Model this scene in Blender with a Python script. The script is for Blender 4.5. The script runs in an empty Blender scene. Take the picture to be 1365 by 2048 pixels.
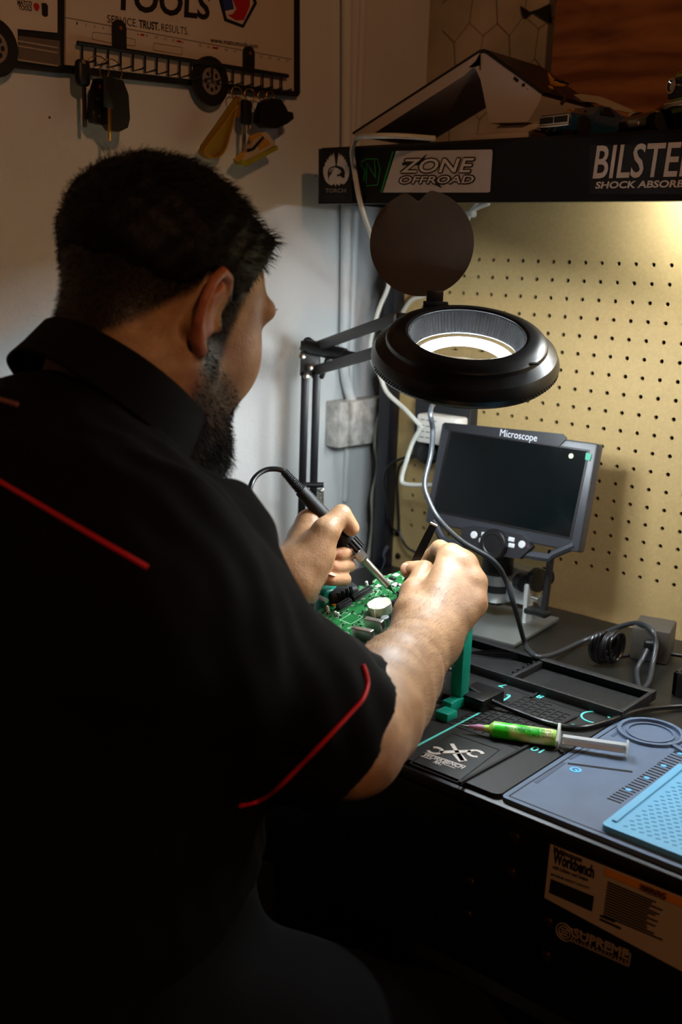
import bpy, bmesh, math, random
import numpy as np
from mathutils import Vector, Matrix
random.seed(7)
rng = np.random.default_rng(7)
SC = bpy.context.scene
COL = SC.collection

# ------------------------------------------------------------------ camera
# All layout is in "bench" coordinates: metres, z = 0 on the bench top, y = 0 on
# the pegboard, x along the bench.  H lifts everything so that the floor is z = 0.
H = 0.86
F = 2150.0                                    # focal length in pixels (1365 x 2048)
CAM = np.array([0.77421665, -1.39713764, 0.49940218])
ROT = np.array([[0.75792271, 0.65145302, 0.03408998],
                [0.17347486, -0.15089939, -0.97320905],
                [-0.62885582, 0.74353099, -0.2273808]])   # rows: right, down, forward

def ray(px, py):
    return ROT.T @ np.array([(px - 682.5) / F, (py - 1024.0) / F, 1.0])
def P(px, py, axis, val):                     # pixel -> point on an axis plane
    d = ray(px, py); return CAM + d * ((val - CAM[axis]) / d[axis])
def D(px, py, s):                             # pixel -> point at depth s
    return CAM + ray(px, py) * s
def ONP(px, py, o, n):                        # pixel -> point on a general plane
    d = ray(px, py); return CAM + d * (((np.asarray(o) - CAM) @ n) / (d @ n))

cd = bpy.data.cameras.new('camera')
cam = bpy.data.objects.new('camera', cd); COL.objects.link(cam)
cd.lens = F / 2048.0 * 36.0; cd.sensor_width = 36.0; cd.sensor_fit = 'AUTO'
cd.clip_start = 0.02; cd.clip_end = 50
m3 = np.c_[ROT[0], -ROT[1], -ROT[2]]
M4 = Matrix.Identity(4)
for i in range(3):
    for j in range(3): M4[i][j] = m3[i, j]
    M4[i][3] = CAM[i] + (H if i == 2 else 0)
cam.matrix_world = M4
cd.dof.use_dof = True; cd.dof.focus_distance = 1.22; cd.dof.aperture_fstop = 5.0
SC.camera = cam

# ------------------------------------------------------------------ light
wd = bpy.data.worlds.new('world'); SC.world = wd; wd.use_nodes = True
bgn = wd.node_tree.nodes['Background']
bgn.inputs[0].default_value = (1.0, 0.5, 0.22, 1); bgn.inputs[1].default_value = 0.0055
def point_light(name, loc, power, col, r):
    l = bpy.data.lights.new(name, 'POINT'); l.energy = power; l.color = col; l.shadow_soft_size = r
    o = bpy.data.objects.new(name, l); COL.objects.link(o); o.location = (loc[0], loc[1], loc[2] + H); return o
point_light('room_bulb', (1.7, -1.5, 1.35), 32.0, (1.0, 0.48, 0.215), 0.05)
LAMP_E = 175.0
TUBE_E = 96.0
SC.view_settings.view_transform = 'Standard'; SC.view_settings.look = 'None'
SC.view_settings.exposure = 0.0; SC.view_settings.gamma = 1.0
SC.view_settings.use_curve_mapping = False

# ------------------------------------------------------------------ materials
def lin(h):
    if isinstance(h, (tuple, list)): return tuple(h[:3])
    h = h.lstrip('#'); c = [int(h[i:i + 2], 16) / 255 for i in (0, 2, 4)]
    return tuple(x / 12.92 if x <= .04045 else ((x + .055) / 1.055) ** 2.4 for x in c)
MATS = {}
def mat(name, color, rough=.5, metal=0., spec=.5, var=0., vscale=30., bump=0., bscale=200., emit=None, estr=0.,
        trans=0., ior=1.45, alpha=1., coat=0., sss=0., sssr=(1, .3, .15), sheen=0., stretch=None, bdist=.001):
    if name in MATS: return MATS[name]
    m = bpy.data.materials.new(name); m.use_nodes = True; MATS[name] = m
    nt = m.node_tree; b = nt.nodes['Principled BSDF']; L = nt.links.new
    c = lin(color)
    b.inputs['Base Color'].default_value = (*c, 1)
    b.inputs['Roughness'].default_value = rough; b.inputs['Metallic'].default_value = metal
    b.inputs['Specular IOR Level'].default_value = spec; b.inputs['IOR'].default_value = ior
    b.inputs['Transmission Weight'].default_value = trans; b.inputs['Alpha'].default_value = alpha
    b.inputs['Coat Weight'].default_value = coat; b.inputs['Sheen Weight'].default_value = sheen
    if sss:
        b.inputs['Subsurface Weight'].default_value = sss; b.inputs['Subsurface Radius'].default_value = sssr
        b.inputs['Subsurface Scale'].default_value = .006
    if emit is not None:
        b.inputs['Emission Color'].default_value = (*lin(emit), 1); b.inputs['Emission Strength'].default_value = estr
    if var or bump:
        tc = nt.nodes.new('ShaderNodeTexCoord'); src = tc.outputs['Object']
        if stretch:
            mp = nt.nodes.new('ShaderNodeMapping'); mp.inputs['Scale'].default_value = stretch
            L(src, mp.inputs[0]); src = mp.outputs[0]
    if var:
        n = nt.nodes.new('ShaderNodeTexNoise'); n.inputs['Scale'].default_value = vscale; n.inputs['Detail'].default_value = 5
        L(src, n.inputs['Vector'])
        r = nt.nodes.new('ShaderNodeMapRange'); r.inputs[1].default_value = .3; r.inputs[2].default_value = .7
        r.inputs[3].default_value = 1 - var; r.inputs[4].default_value = 1 + var
        L(n.outputs[0], r.inputs[0])
        mx = nt.nodes.new('ShaderNodeMix'); mx.data_type = 'RGBA'; mx.blend_type = 'MULTIPLY'; mx.inputs[0].default_value = 1
        mx.inputs[6].default_value = (*c, 1); L(r.outputs[0], mx.inputs[7]); L(mx.outputs[2], b.inputs['Base Color'])
    if bump:
        n2 = nt.nodes.new('ShaderNodeTexNoise'); n2.inputs['Scale'].default_value = bscale; n2.inputs['Detail'].default_value = 3
        L(src, n2.inputs['Vector'])
        bp = nt.nodes.new('ShaderNodeBump'); bp.inputs['Strength'].default_value = bump; bp.inputs['Distance'].default_value = bdist
        L(n2.outputs[0], bp.inputs['Height']); L(bp.outputs[0], b.inputs['Normal'])
    return m

# ------------------------------------------------------------------ mesh builder
def nrm(v):
    v = np.asarray(v, float); return v / max(np.linalg.norm(v), 1e-12)
def frame(z, hint=(0, 0, 1)):
    z = nrm(z); h = np.asarray(hint, float)
    if abs(z @ nrm(h)) > .98: h = np.array([1., 0, 0])
    x = nrm(np.cross(h, z)); return x, np.cross(z, x), z
def rotz(a): c, s = math.cos(a), math.sin(a); return np.array([[c, -s, 0], [s, c, 0], [0, 0, 1.]])
def crom(pts, n=8):                           # Catmull-Rom through the points
    p = [np.asarray(q, float) for q in pts]; p = [2 * p[0] - p[1]] + p + [2 * p[-1] - p[-2]]; out = []
    for i in range(1, len(p) - 2):
        for k in range(n):
            t = k / n; a, b, c, d = p[i - 1:i + 3]
            out.append(.5 * (2 * b + (c - a) * t + (2 * a - 5 * b + 4 * c - d) * t * t + (3 * b - a - 3 * c + d) * t ** 3))
    out.append(p[-2]); return out

class MB:
    def __init__(s): s.v = []; s.f = []
    def add(s, V, Fc):
        o = len(s.v); s.v += [tuple(map(float, q)) for q in V]; s.f += [tuple(i + o for i in q) for q in Fc]; return s
    def box(s, c, size, R=None, bevel=0., seg=2):
        c = np.asarray(c, float); hx = np.asarray(size, float) / 2
        if bevel:
            bm = bmesh.new(); bmesh.ops.create_cube(bm, size=1.)
            for q in bm.verts: q.co = Vector((q.co[0] * size[0], q.co[1] * size[1], q.co[2] * size[2]))
            bmesh.ops.bevel(bm, geom=list(bm.edges), offset=min(bevel, .49 * min(size)), segments=seg, affect='EDGES', profile=.5)
            bm.verts.index_update(); V = np.array([q.co[:] for q in bm.verts]); Fc = [[q.index for q in f.verts] for f in bm.faces]; bm.free()
        else:
            V = np.array([[x, y, z] for x in (-1, 1) for y in (-1, 1) for z in (-1, 1)]) * hx
            Fc = [(0, 1, 3, 2), (4, 6, 7, 5), (0, 4, 5, 1), (2, 3, 7, 6), (0, 2, 6, 4), (1, 5, 7, 3)]
        if R is not None: V = V @ np.asarray(R).T
        return s.add(V + c, Fc)
    def ring_sweep(s, rings, cap=True, closed=False):
        n = len(rings[0]); V = [q for r in rings for q in r]; Fc = []
        m = len(rings)
        for i in range(m if closed else m - 1):
            a = i * n; b = ((i + 1) % m) * n
            for k in range(n): Fc.append((a + k, a + (k + 1) % n, b + (k + 1) % n, b + k))
        if cap and not closed: Fc += [tuple(range(n))[::-1], tuple((m - 1) * n + k for k in range(n))]
        return s.add(V, Fc)
    def tube(s, pts, r, n=8, cap=True, closed=False, flat=1., hint=(0, 0, 1)):
        p = [np.asarray(q, float) for q in pts]; m = len(p); rings = []; prev = None
        for i in range(m):
            a = p[i - 1] if (i or closed) else p[0]; b = p[(i + 1) % m] if (i < m - 1 or closed) else p[-1]
            t = nrm(b - a)
            if prev is None: x, y, _ = frame(t, hint)
            else:
                x = prev - t * (prev @ t); x = nrm(x); y = np.cross(t, x)
            prev = x; rr = r[i] if hasattr(r, '__len__') else r
            rings.append([p[i] + rr * (math.cos(k * 2 * math.pi / n) * x + flat * math.sin(k * 2 * math.pi / n) * y) for k in range(n)])
        return s.ring_sweep(rings, cap, closed)
    def cyl(s, a, b, r0, r1=None, n=16):
        return s.tube([a, b], [r0, r0 if r1 is None else r1], n)
    def lathe(s, prof, o=(0, 0, 0), ax=(0, 0, 1), n=32, cap=True, closed=False, hint=(0, 1, 0)):
        x, y, z = frame(ax, hint); o = np.asarray(o, float)
        rings = [[o + h * z + r * (math.cos(k * 2 * math.pi / n) * x + math.sin(k * 2 * math.pi / n) * y) for k in range(n)] for r, h in prof]
        return s.ring_sweep(rings, cap, closed)
    def prism(s, pts, ext):                   # planar 3D polygon extruded by a vector
        p = [np.asarray(q, float) for q in pts]; n = len(p); e = np.asarray(ext, float)
        V = p + [q + e for q in p]
        Fc = [tuple(range(n))[::-1], tuple(range(n, 2 * n))] + [(k, (k + 1) % n, n + (k + 1) % n, n + k) for k in range(n)]
        return s.add(V, Fc)
    def ell(s, c, r, R=None, nu=20, nv=12):
        c = np.asarray(c, float); V = []; Fc = []
        for i in range(nv + 1):
            th = math.pi * i / nv
            for k in range(nu):
                ph = 2 * math.pi * k / nu; V.append((math.sin(th) * math.cos(ph) * r[0], math.sin(th) * math.sin(ph) * r[1], math.cos(th) * r[2]))
        V = np.array(V)
        if R is not None: V = V @ np.asarray(R).T
        for i in range(nv):
            for k in range(nu): Fc.append((i * nu + k, (i + 1) * nu + k, (i + 1) * nu + (k + 1) % nu, i * nu + (k + 1) % nu))
        return s.add(V + c, Fc)
    def text(s, string, p0, p1, h, up, bold=0., shear=0., depth=.0, space=1.):
        V, Fc = text_geo(string, bold, shear, space)
        if not len(V): return s
        x0, x1 = V[:, 0].min(), V[:, 0].max(); capy = CAPH
        p0 = np.asarray(p0, float); ex = np.asarray(p1, float) - p0; w = np.linalg.norm(ex); ex = ex / w
        up = np.asarray(up, float); up = nrm(up)
        W = p0 + np.outer((V[:, 0] - x0) / (x1 - x0) * w, ex) + np.outer(V[:, 1] / capy * h, up)
        if depth:
            n = nrm(np.cross(ex, up)); W = W + n * depth
        return s.add(W, Fc)
    def build(s, name, m, parent=None, base=(0, 0, 0), smooth=35, kind=None, label=None, solid=True):
        me = bpy.data.meshes.new(name)
        V = np.array(s.v) - np.asarray(base, float)
        me.from_pydata(V.tolist(), [], s.f); me.validate()
        if solid:
            bm = bmesh.new(); bm.from_mesh(me)
            bmesh.ops.remove_doubles(bm, verts=bm.verts, dist=1e-6)
            bmesh.ops.recalc_face_normals(bm, faces=bm.faces); bm.to_mesh(me); bm.free()
        if smooth:
            me.shade_smooth(); me.set_sharp_from_angle(angle=math.radians(smooth))
        me.materials.append(m)
        o = bpy.data.objects.new(name, me); COL.objects.link(o)
        if parent is not None: o.parent = parent
        if kind: o['kind'] = kind
        if label: o['label'] = label
        return o

TXT = {}; CAPH = .7
def text_geo(string, bold, shear, space=1.):
    key = (string, bold, shear, space)
    if key in TXT: return TXT[key]
    cu = bpy.data.curves.new('lettering', 'FONT'); cu.body = string; cu.size = 1; cu.offset = bold; cu.shear = shear
    cu.resolution_u = 3; cu.space_character = space
    try: cu.fill_mode = 'FRONT'
    except Exception: pass
    o = bpy.data.objects.new('lettering', cu); me = o.to_mesh()
    V = np.array([q.co[:] for q in me.vertices]) if len(me.vertices) else np.zeros((0, 3)); Fc = [tuple(q.vertices) for q in me.polygons]
    o.to_mesh_clear(); bpy.data.objects.remove(o); bpy.data.curves.remove(cu)
    TXT[key] = (V, Fc); return V, Fc
V_, _f = text_geo('H', 0., 0.); CAPH = float(V_[:, 1].max())

class Thing:                                   # an Empty at the base of a thing; parts are built in bench coordinates
    def __init__(s, name, label, cat, base, group=None, rz=0.):
        s.base = np.asarray(base, float); o = bpy.data.objects.new(name, None); COL.objects.link(o); s.o = o
        o.empty_display_size = .02
        o.location = (s.base[0], s.base[1], s.base[2] + H); o['label'] = label; o['category'] = cat
        if group: o['group'] = group
    def part(s, name, mb, m, parent=None, **k):
        return mb.build(name, m, parent or s.o, s.base, **k)
def single(name, mb, m, label, cat, base, group=None, **k):
    o = mb.build(name, m, None, base, **k); o.location = (base[0], base[1], base[2] + H)
    o['label'] = label; o['category'] = cat
    if group: o['group'] = group
    return o
def struct(name, mb, m, parent=None, base=(0, 0, 0), **k):
    o = mb.build(name, m, parent, base, **k)
    if parent is None: o.location = (base[0], base[1], base[2] + H)
    o['kind'] = 'structure'; return o
def circ(c, r, ex, ey, n=24, a0=0., a1=2 * math.pi, end=False):
    m = n if not end else n - 1
    return [np.asarray(c) + r * (math.cos(a0 + (a1 - a0) * k / m) * np.asarray(ex) + math.sin(a0 + (a1 - a0) * k / m) * np.asarray(ey)) for k in range(n)]
X, Y, Z = np.eye(3)

M_BLK = mat('black_powder_coat', '#060607', .42, spec=.3, bump=.15, bscale=900)
M_BLKP = mat('black_plastic', '#0d0d0f', .38)
M_RUB = mat('black_rubber', '#0e0e10', .6)
M_CHR = mat('chrome', '#d8d8d8', .18, 1.)
M_STEEL = mat('brushed_steel', '#b9b7b0', .32, 1.)
M_ALU = mat('aluminium', '#b8bcbf', .4, 1.)
M_WHT = mat('white_plastic', '#d9d6cf', .4)
M_PRINTW = mat('white_print', '#c9c4bd', .6)
M_PRINTK = mat('black_print', '#0a0a0b', .6)
M_TEAL = mat('teal_plastic', '#078a76', .35)
M_CYAN = mat('cyan_print', '#5fd6d0', .5)
M_RED = mat('red_print', '#a8141c', .5)
M_BLUE = mat('blue_print', '#1c2f63', .5)
M_BRASS = mat('brass', '#b08a48', .3, 1.)
# ------------------------------------------------------------------ room
WX = -0.38                                     # left wall
WY = 0.15                                      # back wall
M_WALL = mat('painted_wall', '#cdd0d0', .75, var=.05, vscale=4, bump=.55, bscale=170, bdist=.0016)
M_FLOOR = mat('concrete_floor', '#4a4540', .8, var=.2, vscale=6, bump=.2, bscale=60)
mb = MB().box((1.6, -1.5, -H - .05), (4.2, 3.6, .1)); struct('floor', mb, M_FLOOR)
mb = MB().box((WX - .05, -1.45, .42), (.1, 3.4, 2.56)); wall_left = struct('wall_left', mb, M_WALL)
M_WALLB = mat('stained_stucco', '#b3a48f', .85, var=.28, vscale=9, bump=.5, bscale=120, bdist=.002)
mb = MB().box((1.6, WY + .05, .42), (4.1, .1, 2.56)); wall_back = struct('wall_back', mb, M_WALLB)
# hexagonal wire netting that shows through the plaster of the back wall
mb = MB(); hw = .052; hh = .085
for i in range(-2, 9):
    for j in range(0, 9):
        cx = WX + .03 + i * hw + (hw / 2 if j % 2 else 0); cz = .58 + j * hh * .75
        pts = [(cx + hw / 2 * a, WY - .0005 + .0006 * ((i + j) % 2), cz + hh / 2 * b) for a, b in ((0, 1), (1, .5), (1, -.5), (0, -1))]
        if cx < WX + .01 or cx > .02: continue
        jit = [(p[0] + .004 * math.sin(p[2] * 40 + p[0] * 55), p[1], p[2] + .004 * math.sin(p[0] * 60)) for p in pts]
        mb.tube(jit, .0007, 5)
struct('wire_netting', mb, mat('rusty_wire', '#5d4a38', .8), wall_back)
# torn dark paper patch in the plaster
q = [P(*p, 1, WY - .001) for p in ((1043, 12), (1062, 24), (1080, 18), (1100, 8), (1103, 48), (1088, 40), (1068, 26), (1052, 38), (1046, 30))]
struct('torn_paper_patch', MB().prism(q, (0, -.002, 0)), mat('tar_paper', '#1c1611', .9), wall_back)
# plywood sheet on the back wall
def wood_mat(name, c1, c2, scale=3.):
    m = bpy.data.materials.new(name); m.use_nodes = True; nt = m.node_tree; L = nt.links.new; b = nt.nodes['Principled BSDF']
    tc = nt.nodes.new('ShaderNodeTexCoord'); mp = nt.nodes.new('ShaderNodeMapping'); mp.inputs['Scale'].default_value = (1.2, 1, 7)
    n = nt.nodes.new('ShaderNodeTexNoise'); n.inputs['Scale'].default_value = scale; n.inputs['Detail'].default_value = 6; n.inputs['Distortion'].default_value = 1.6
    w = nt.nodes.new('ShaderNodeTexWave'); w.inputs['Scale'].default_value = 1.5; w.inputs['Distortion'].default_value = 9; w.inputs['Detail'].default_value = 3; w.bands_direction = 'Z'
    L(tc.outputs['Object'], mp.inputs[0]); L(mp.outputs[0], n.inputs['Vector']); L(mp.outputs[0], w.inputs['Vector'])
    mx = nt.nodes.new('ShaderNodeMix'); mx.data_type = 'FLOAT'; mx.inputs[0].default_value = .16; L(n.outputs[0], mx.inputs[2]); L(w.outputs['Fac'], mx.inputs[3])
    r = nt.nodes.new('ShaderNodeValToRGB'); r.color_ramp.elements[0].position = .3; r.color_ramp.elements[1].position = .72
    r.color_ramp.elements[0].color = (*lin(c1), 1); r.color_ramp.elements[1].color = (*lin(c2), 1)
    L(mx.outputs[0], r.inputs[0]); L(r.outputs[0], b.inputs['Base Color']); b.inputs['Roughness'].default_value = .6; return m
M_PLY = wood_mat('plywood', '#7a4520', '#bd7c48')
x0 = P(1107, 100, 1, WY - .02)[0]
o = MB().box((x0 + .7, WY - .0135, .98), (1.4, .018, .86), bevel=.001).build('plywood_sheet', M_PLY, None, (x0 + .7, WY - .009, .98))
o.location = (x0 + .7, WY - .009, .98 + H); o['label'] = 'orange-brown plywood sheet fixed to the back wall above the toy cars'; o['category'] = 'plywood'

# conduit on the left wall: comes down, bends towards the bench
wp = [P(x, y, 0, WX + .012) for x, y in ((694, -60), (694, 120), (693, 300), (692, 480), (690, 640), (688, 720))] + \
     [P(700, 790, 0, WX + .016), P(725, 840, 0, WX + .02), P(752, 868, 0, WX + .03), P(790, 885, 0, WX + .05)]
mb = MB().tube(crom(wp, 8), .0085, 12); single('wall_conduit', mb, M_WALL, 'white painted conduit pipe running down the wall beside the bench post', 'pipe', tuple(wp[9] * [1, 1, 0]), smooth=60)
# corner board strip and the concrete ledge behind the post
mb = MB().box((WX + .004, P(715, 100, 0, WX)[1] + .006, .9), (.008, .012, 1.6), bevel=.002); struct('trim_1', mb, M_WALL)
a = P(678, 800, 0, WX + .02); b = P(745, 885, 0, WX + .02)
mb = MB().box((WX + .016, (a[1] + b[1]) / 2 + .03, (a[2] + b[2]) / 2), (.032, .17, abs(a[2] - b[2]) - .004), bevel=.003)
struct('trim_2', mb, mat('rough_ledge', '#b9b5ae', .9, var=.35, vscale=60, bump=.9, bscale=220, bdist=.002))
# small nail hole marks on the wall
for px, py, r in ((99, 235, .0015), (545, 517, .002), (640, 385, .0018), (632, 352, .0014), (711, 418, .002)):
    c = P(px, py, 0, WX); struct('nail_hole', MB().cyl(c + X * .0004, c + X * -.001, r, n=8), mat('hole_dark', '#3a2c20', .9), wall_left)

# ------------------------------------------------------------------ workbench
BL = -0.32; BR = 1.2; BF = -0.58               # left, right, front
B = Thing('workbench', 'black steel workbench with a pegboard back, an overhead shelf and sponsor stickers', 'workbench', (.44, -.29, -H))
M_TOP = mat('bench_top_black', '#141310', .42, var=.25, vscale=14, bump=.06, bscale=500)
B.part('bench_top', MB().box(((BL + BR) / 2, BF / 2 + .005, -.0065), (BR - BL, -BF + .01, .013), bevel=.003), M_TOP)
apron = B.part('front_apron', MB().box(((BL + BR) / 2, BF + .010, -.1015), (BR - BL, .018, .175), bevel=.002), M_BLK)
for x in (BL + .02, BR - .02):
    for y in (BF + .025, -.03):
        B.part('leg', MB().box((x, y, -H / 2 - .012), (.04, .04, H - .035), bevel=.002), M_BLK)
B.part('lower_shelf', MB().box(((BL + BR) / 2, -.32, -.62), (BR - BL - .08, .42, .03), bevel=.003), M_BLK)
# uprights and shelf
M_NAVY = mat('dark_navy_steel', '#0c0e16', .4)
for x in (-.299, BR - .015):
    B.part('upright', MB().box((x, -.016, .33), (.024, .026, .66), bevel=.002), M_NAVY)
SL = -.30; SF = float(P(637, 405, 0, SL)[1]); SZ0 = .578; SZ1 = .655
prof = [(SF, SZ0), (SF, SZ1 - .004), (SF + .004, SZ1), (.0, SZ1), (.0, SZ0 + .03), (-.006, SZ0 + .03), (-.006, SZ1 - .006), (SF + .006, SZ1 - .006), (SF + .006, SZ0 + .002), (SF + .016, SZ0 + .002), (SF + .016, SZ0)]
shelf = B.part('shelf', MB().prism([(SL, y, z) for y, z in prof], (BR - SL, 0, 0)), M_BLK)
B.part('shelf_end_cap', MB().box((SL + .001, SF / 2, (SZ0 + SZ1) / 2), (.003, -SF - .004, SZ1 - SZ0 - .006)), M_BLK)
# tube light under the shelf
tl = B.part('light_housing', MB().box((.56, -.085, SZ1 - .022), (.86, .06, .022), bevel=.004), M_WHT)
m_tube = mat('tube_glow', '#ffffff', .5, emit=(.90, .96, 1.), estr=TUBE_E)
B.part('light_tube', MB().cyl((.16, -.085, SZ1 - .046), (.96, -.085, SZ1 - .046), .010, n=12), m_tube, tl, label='glowing white tube light')
# pegboard with real holes
M_PEG = mat('pegboard_tan', '#a89060', .62, var=.07, vscale=260, bump=.12, bscale=700)
GR = .0254; HZ0 = .5085; HR = .0031; NA = 8
c0, c1 = -10, 45; r0, r1 = 0, 17
mb = MB(); T = .0045
for c in range(c0, c1 + 1):
    for r in range(r0, r1 + 1):
        cx, cz = c * GR, HZ0 - r * GR
        ang = [math.pi / 8 + k * math.pi / 4 for k in range(8)]
        inn = [(cx + HR * math.cos(a), cz + HR * math.sin(a)) for a in ang]
        h = GR / 2
        # outer square with 8 points: two per side, matched to the octagon
        out = []
        for a in ang:
            ca, sa = math.cos(a), math.sin(a); k = h / max(abs(ca), abs(sa)); out.append((cx + k * ca, cz + k * sa))
        V = [(x, 0, z) for x, z in inn] + [(x, 0, z) for x, z in out] + [(x, T, z) for x, z in inn]
        corners = [(cx + h, 0, cz + h), (cx - h, 0, cz + h), (cx - h, 0, cz - h), (cx + h, 0, cz - h)]
        V += corners
        Fc = []
        for k in range(8):
            k2 = (k + 1) % 8
            Fc.append((k, k2, 16 + k2, 16 + k))
            if k % 2 == 0:  # crosses a corner
                Fc.append((8 + k, 24 + k // 2, 8 + k2, k2, k))
            else: Fc.append((8 + k, 8 + k2, k2, k))
        mb.add(V, Fc)
xa, xb = (c0 - .5) * GR, (c1 + .5) * GR; za, zb = HZ0 - (r1 + .5) * GR, HZ0 + .5 * GR
for (p, q_, s_, t_) in ((-.292, xa, za, zb), (xb, BR - .03, za, zb), (-.292, BR - .03, .0, za), (-.292, BR - .03, zb, .64)):
    mb.add([(p, 0, s_), (q_, 0, s_), (q_, 0, t_), (p, 0, t_)], [(0, 1, 2, 3)])
peg = B.part('pegboard', mb, M_PEG, smooth=0, solid=False)
B.part('gap_shade_sheet', MB().box((.44, .03, .32), (1.48, .004, .64)), mat('gap_shade_dark', '#15110c', .9))  # added dark sheet, stands in for the shade of the gap behind the holes
for px, py in ((796, 1066), (813, 1131), (797, 1112)):
    c = P(px, py, 1, 0); B.part('screw', MB().lathe([(.0055, 0), (.005, .002), (.002, .003)], c, -Y, 12), mat('dark_screw', '#2a1d12', .5, .6))
# bolts on the apron
for px, py in ((1030, 1675), (1022, 1745), (940, 1765), (935, 1830), (1096, 1845), (1092, 1912)):
    c = P(px, py, 1, BF + .001); B.part('bolt', MB().lathe([(.006, 0), (.0055, .0018), (.003, .003)], c, -Y, 12), mat('dull_brass', '#5c4426', .4, 1.))

# ---- stickers
FP = SF - .0006
def S(px, py): return P(px, py, 1, FP)
def sticker(name, poly, m, label=None, parent=shelf, th=.0005, mapper=S):
    return B.part(name, MB().prism([mapper(*p) for p in poly], (0, -th, 0)), m, parent, label=label)
def strip(mapper, pts, w, th=.0005):          # thin flat line made of quads in the sticker plane
    mb = MB(); q = [mapper(*p) for p in pts]
    for a, b in zip(q[:-1], q[1:]):
        d = nrm(b - a); n = nrm(np.cross(d, Y)) * w / 2
        mb.prism([a + n, b + n, b - n, a - n], (0, -th, 0))
    return mb
def lettering(mb, s, a, b, h, mapper=S, bold=0., shear=0., d=.0012, space=1.):
    p0, p1 = mapper(*a), mapper(*b)
    return mb.text(s, p0, p1, h, Z, bold, shear, depth=d, space=space)
# grey ZONE sticker
M_STK = mat('silver_vinyl', '#bdb5ae', .45); M_STK2 = mat('pale_vinyl', '#cfc4ba', .5)
z_ = sticker('zone_sticker', ((793, 302), (984, 299), (986, 303), (981, 383), (977, 385), (767, 385)), M_STK, 'silver sticker reading ZONE OFFROAD')
def fs(mb_black, mb_white, s, a, b, h, shear, fat, mapper=S):
    for fx, fz in ((-1, 0), (1, 0), (0, -1), (0, 1), (.7, .7), (-.7, .7), (.7, -.7), (-.7, -.7)):
        a2 = (a[0] + fx * 3.2, a[1] - fz * 3.2); b2 = (b[0] + fx * 3.2, b[1] - fz * 3.2); lettering(mb_black, s, a2, b2, h, mapper, bold=.0, shear=shear, d=.0011 + .00002 * fx + .00003 * fz)
    lettering(mb_white, s, a, b, h, mapper, bold=.012, shear=shear, d=.0016)
k = MB(); w = MB()
fs(k, w, 'ZONE', (803, 345), (949, 344), S(803, 345)[2] * 0 + .0165, .22, .055)
fs(k, w, 'OFFROAD', (801, 367), (949, 366), .0088, .22, .06)
tail = [S(*p) + Y * -.0011 for p in ((806, 325), (838, 322), (856, 307), (848, 322), (838, 331), (806, 331))]
k.prism(tail, (0, -.0002, 0)); tail2 = [S(*p) + Y * -.0011 for p in ((862, 364), (876, 362), (886, 377), (872, 370))]; k.prism(tail2, (0, -.0002, 0))
B.part('lettering', k, M_PRINTK, z_, smooth=0, solid=False); B.part('lettering', w, M_STK2, z_, smooth=0, solid=False)
g_ = B.part('green_stripe', strip(S, ((787, 303), (763, 385)), .003), mat('green_vinyl', '#0f7a38', .5), shelf)
hexm = strip(S, ((722, 325), (734, 318), (756, 318), (761, 340), (756, 370), (733, 372)), .0013)
for ln in (((733, 366), (735, 326), (752, 356), (750, 320)), ((722, 330), (731, 340), (728, 362))):
    mm = strip(S, ln, .0013); hexm.add(mm.v, mm.f)
B.part('green_emblem', hexm, mat('green_vinyl', '#0f7a38', .5), shelf, label='thin green outlined letter emblem')
# TORCH sticker: bird in a flame
t_ = sticker('torch_sticker', ((638, 298), (706, 298), (706, 404), (638, 404)), mat('matt_black_vinyl', '#101010', .6), 'black sticker with a white flaming bird reading TORCH OFF ROAD')
w = MB()
def tq(l): return [S(630 + a / 3.689, 260 + b / 3.689) + Y * -.0011 for a, b in l]
feathersL = [(158, 262), (150, 200), (142, 168), (134, 195), (122, 180), (118, 205), (108, 195), (106, 222), (94, 215), (92, 240), (82, 238), (78, 268), (68, 275), (66, 310), (72, 345), (84, 375), (100, 395), (112, 402), (104, 360), (98, 320), (104, 292), (120, 275), (140, 268)]
feathersR = [(326 - a, b) for a, b in feathersL]
w.prism(tq(feathersL), (0, -.0002, 0)); w.prism(tq(feathersR[::-1]), (0, -.0002, 0))
head = [(112, 402), (108, 360), (118, 325), (112, 300), (128, 282), (150, 276), (176, 284), (196, 302), (205, 322), (192, 314), (184, 330), (172, 322), (166, 345), (190, 340), (208, 352), (222, 360), (212, 402), (196, 392), (185, 412), (165, 396), (158, 418), (146, 396), (130, 410)]
w.prism(tq(head), (0, -.0002, 0))
B.part('bird_emblem', w, M_PRINTW, t_, smooth=0)
k = MB(); k.prism(tq([(118, 318), (124, 300), (138, 290), (152, 284), (136, 300), (128, 322), (122, 340)]), (0, -.0006, 0)); k.prism(tq([(176, 300), (186, 304), (178, 308)]), (0, -.0006, 0)); k.prism(tq([(188, 318), (208, 308), (216, 300), (214, 330), (200, 342)]), (0, -.0006, 0))
B.part('bird_detail', k, M_PRINTK, t_, smooth=0)
w = MB(); lettering(w, 'TORCH', (652, 385), (693, 385), .0052, bold=.02); B.part('lettering', w, mat('grey_print', '#8b837c', .6), t_, smooth=0, solid=False)
w = MB(); lettering(w, '. OFF ROAD .', (645, 396), (698, 396), .0030); B.part('lettering', w, mat('dim_print', '#3c3936', .6), t_, smooth=0, solid=False)
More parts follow.
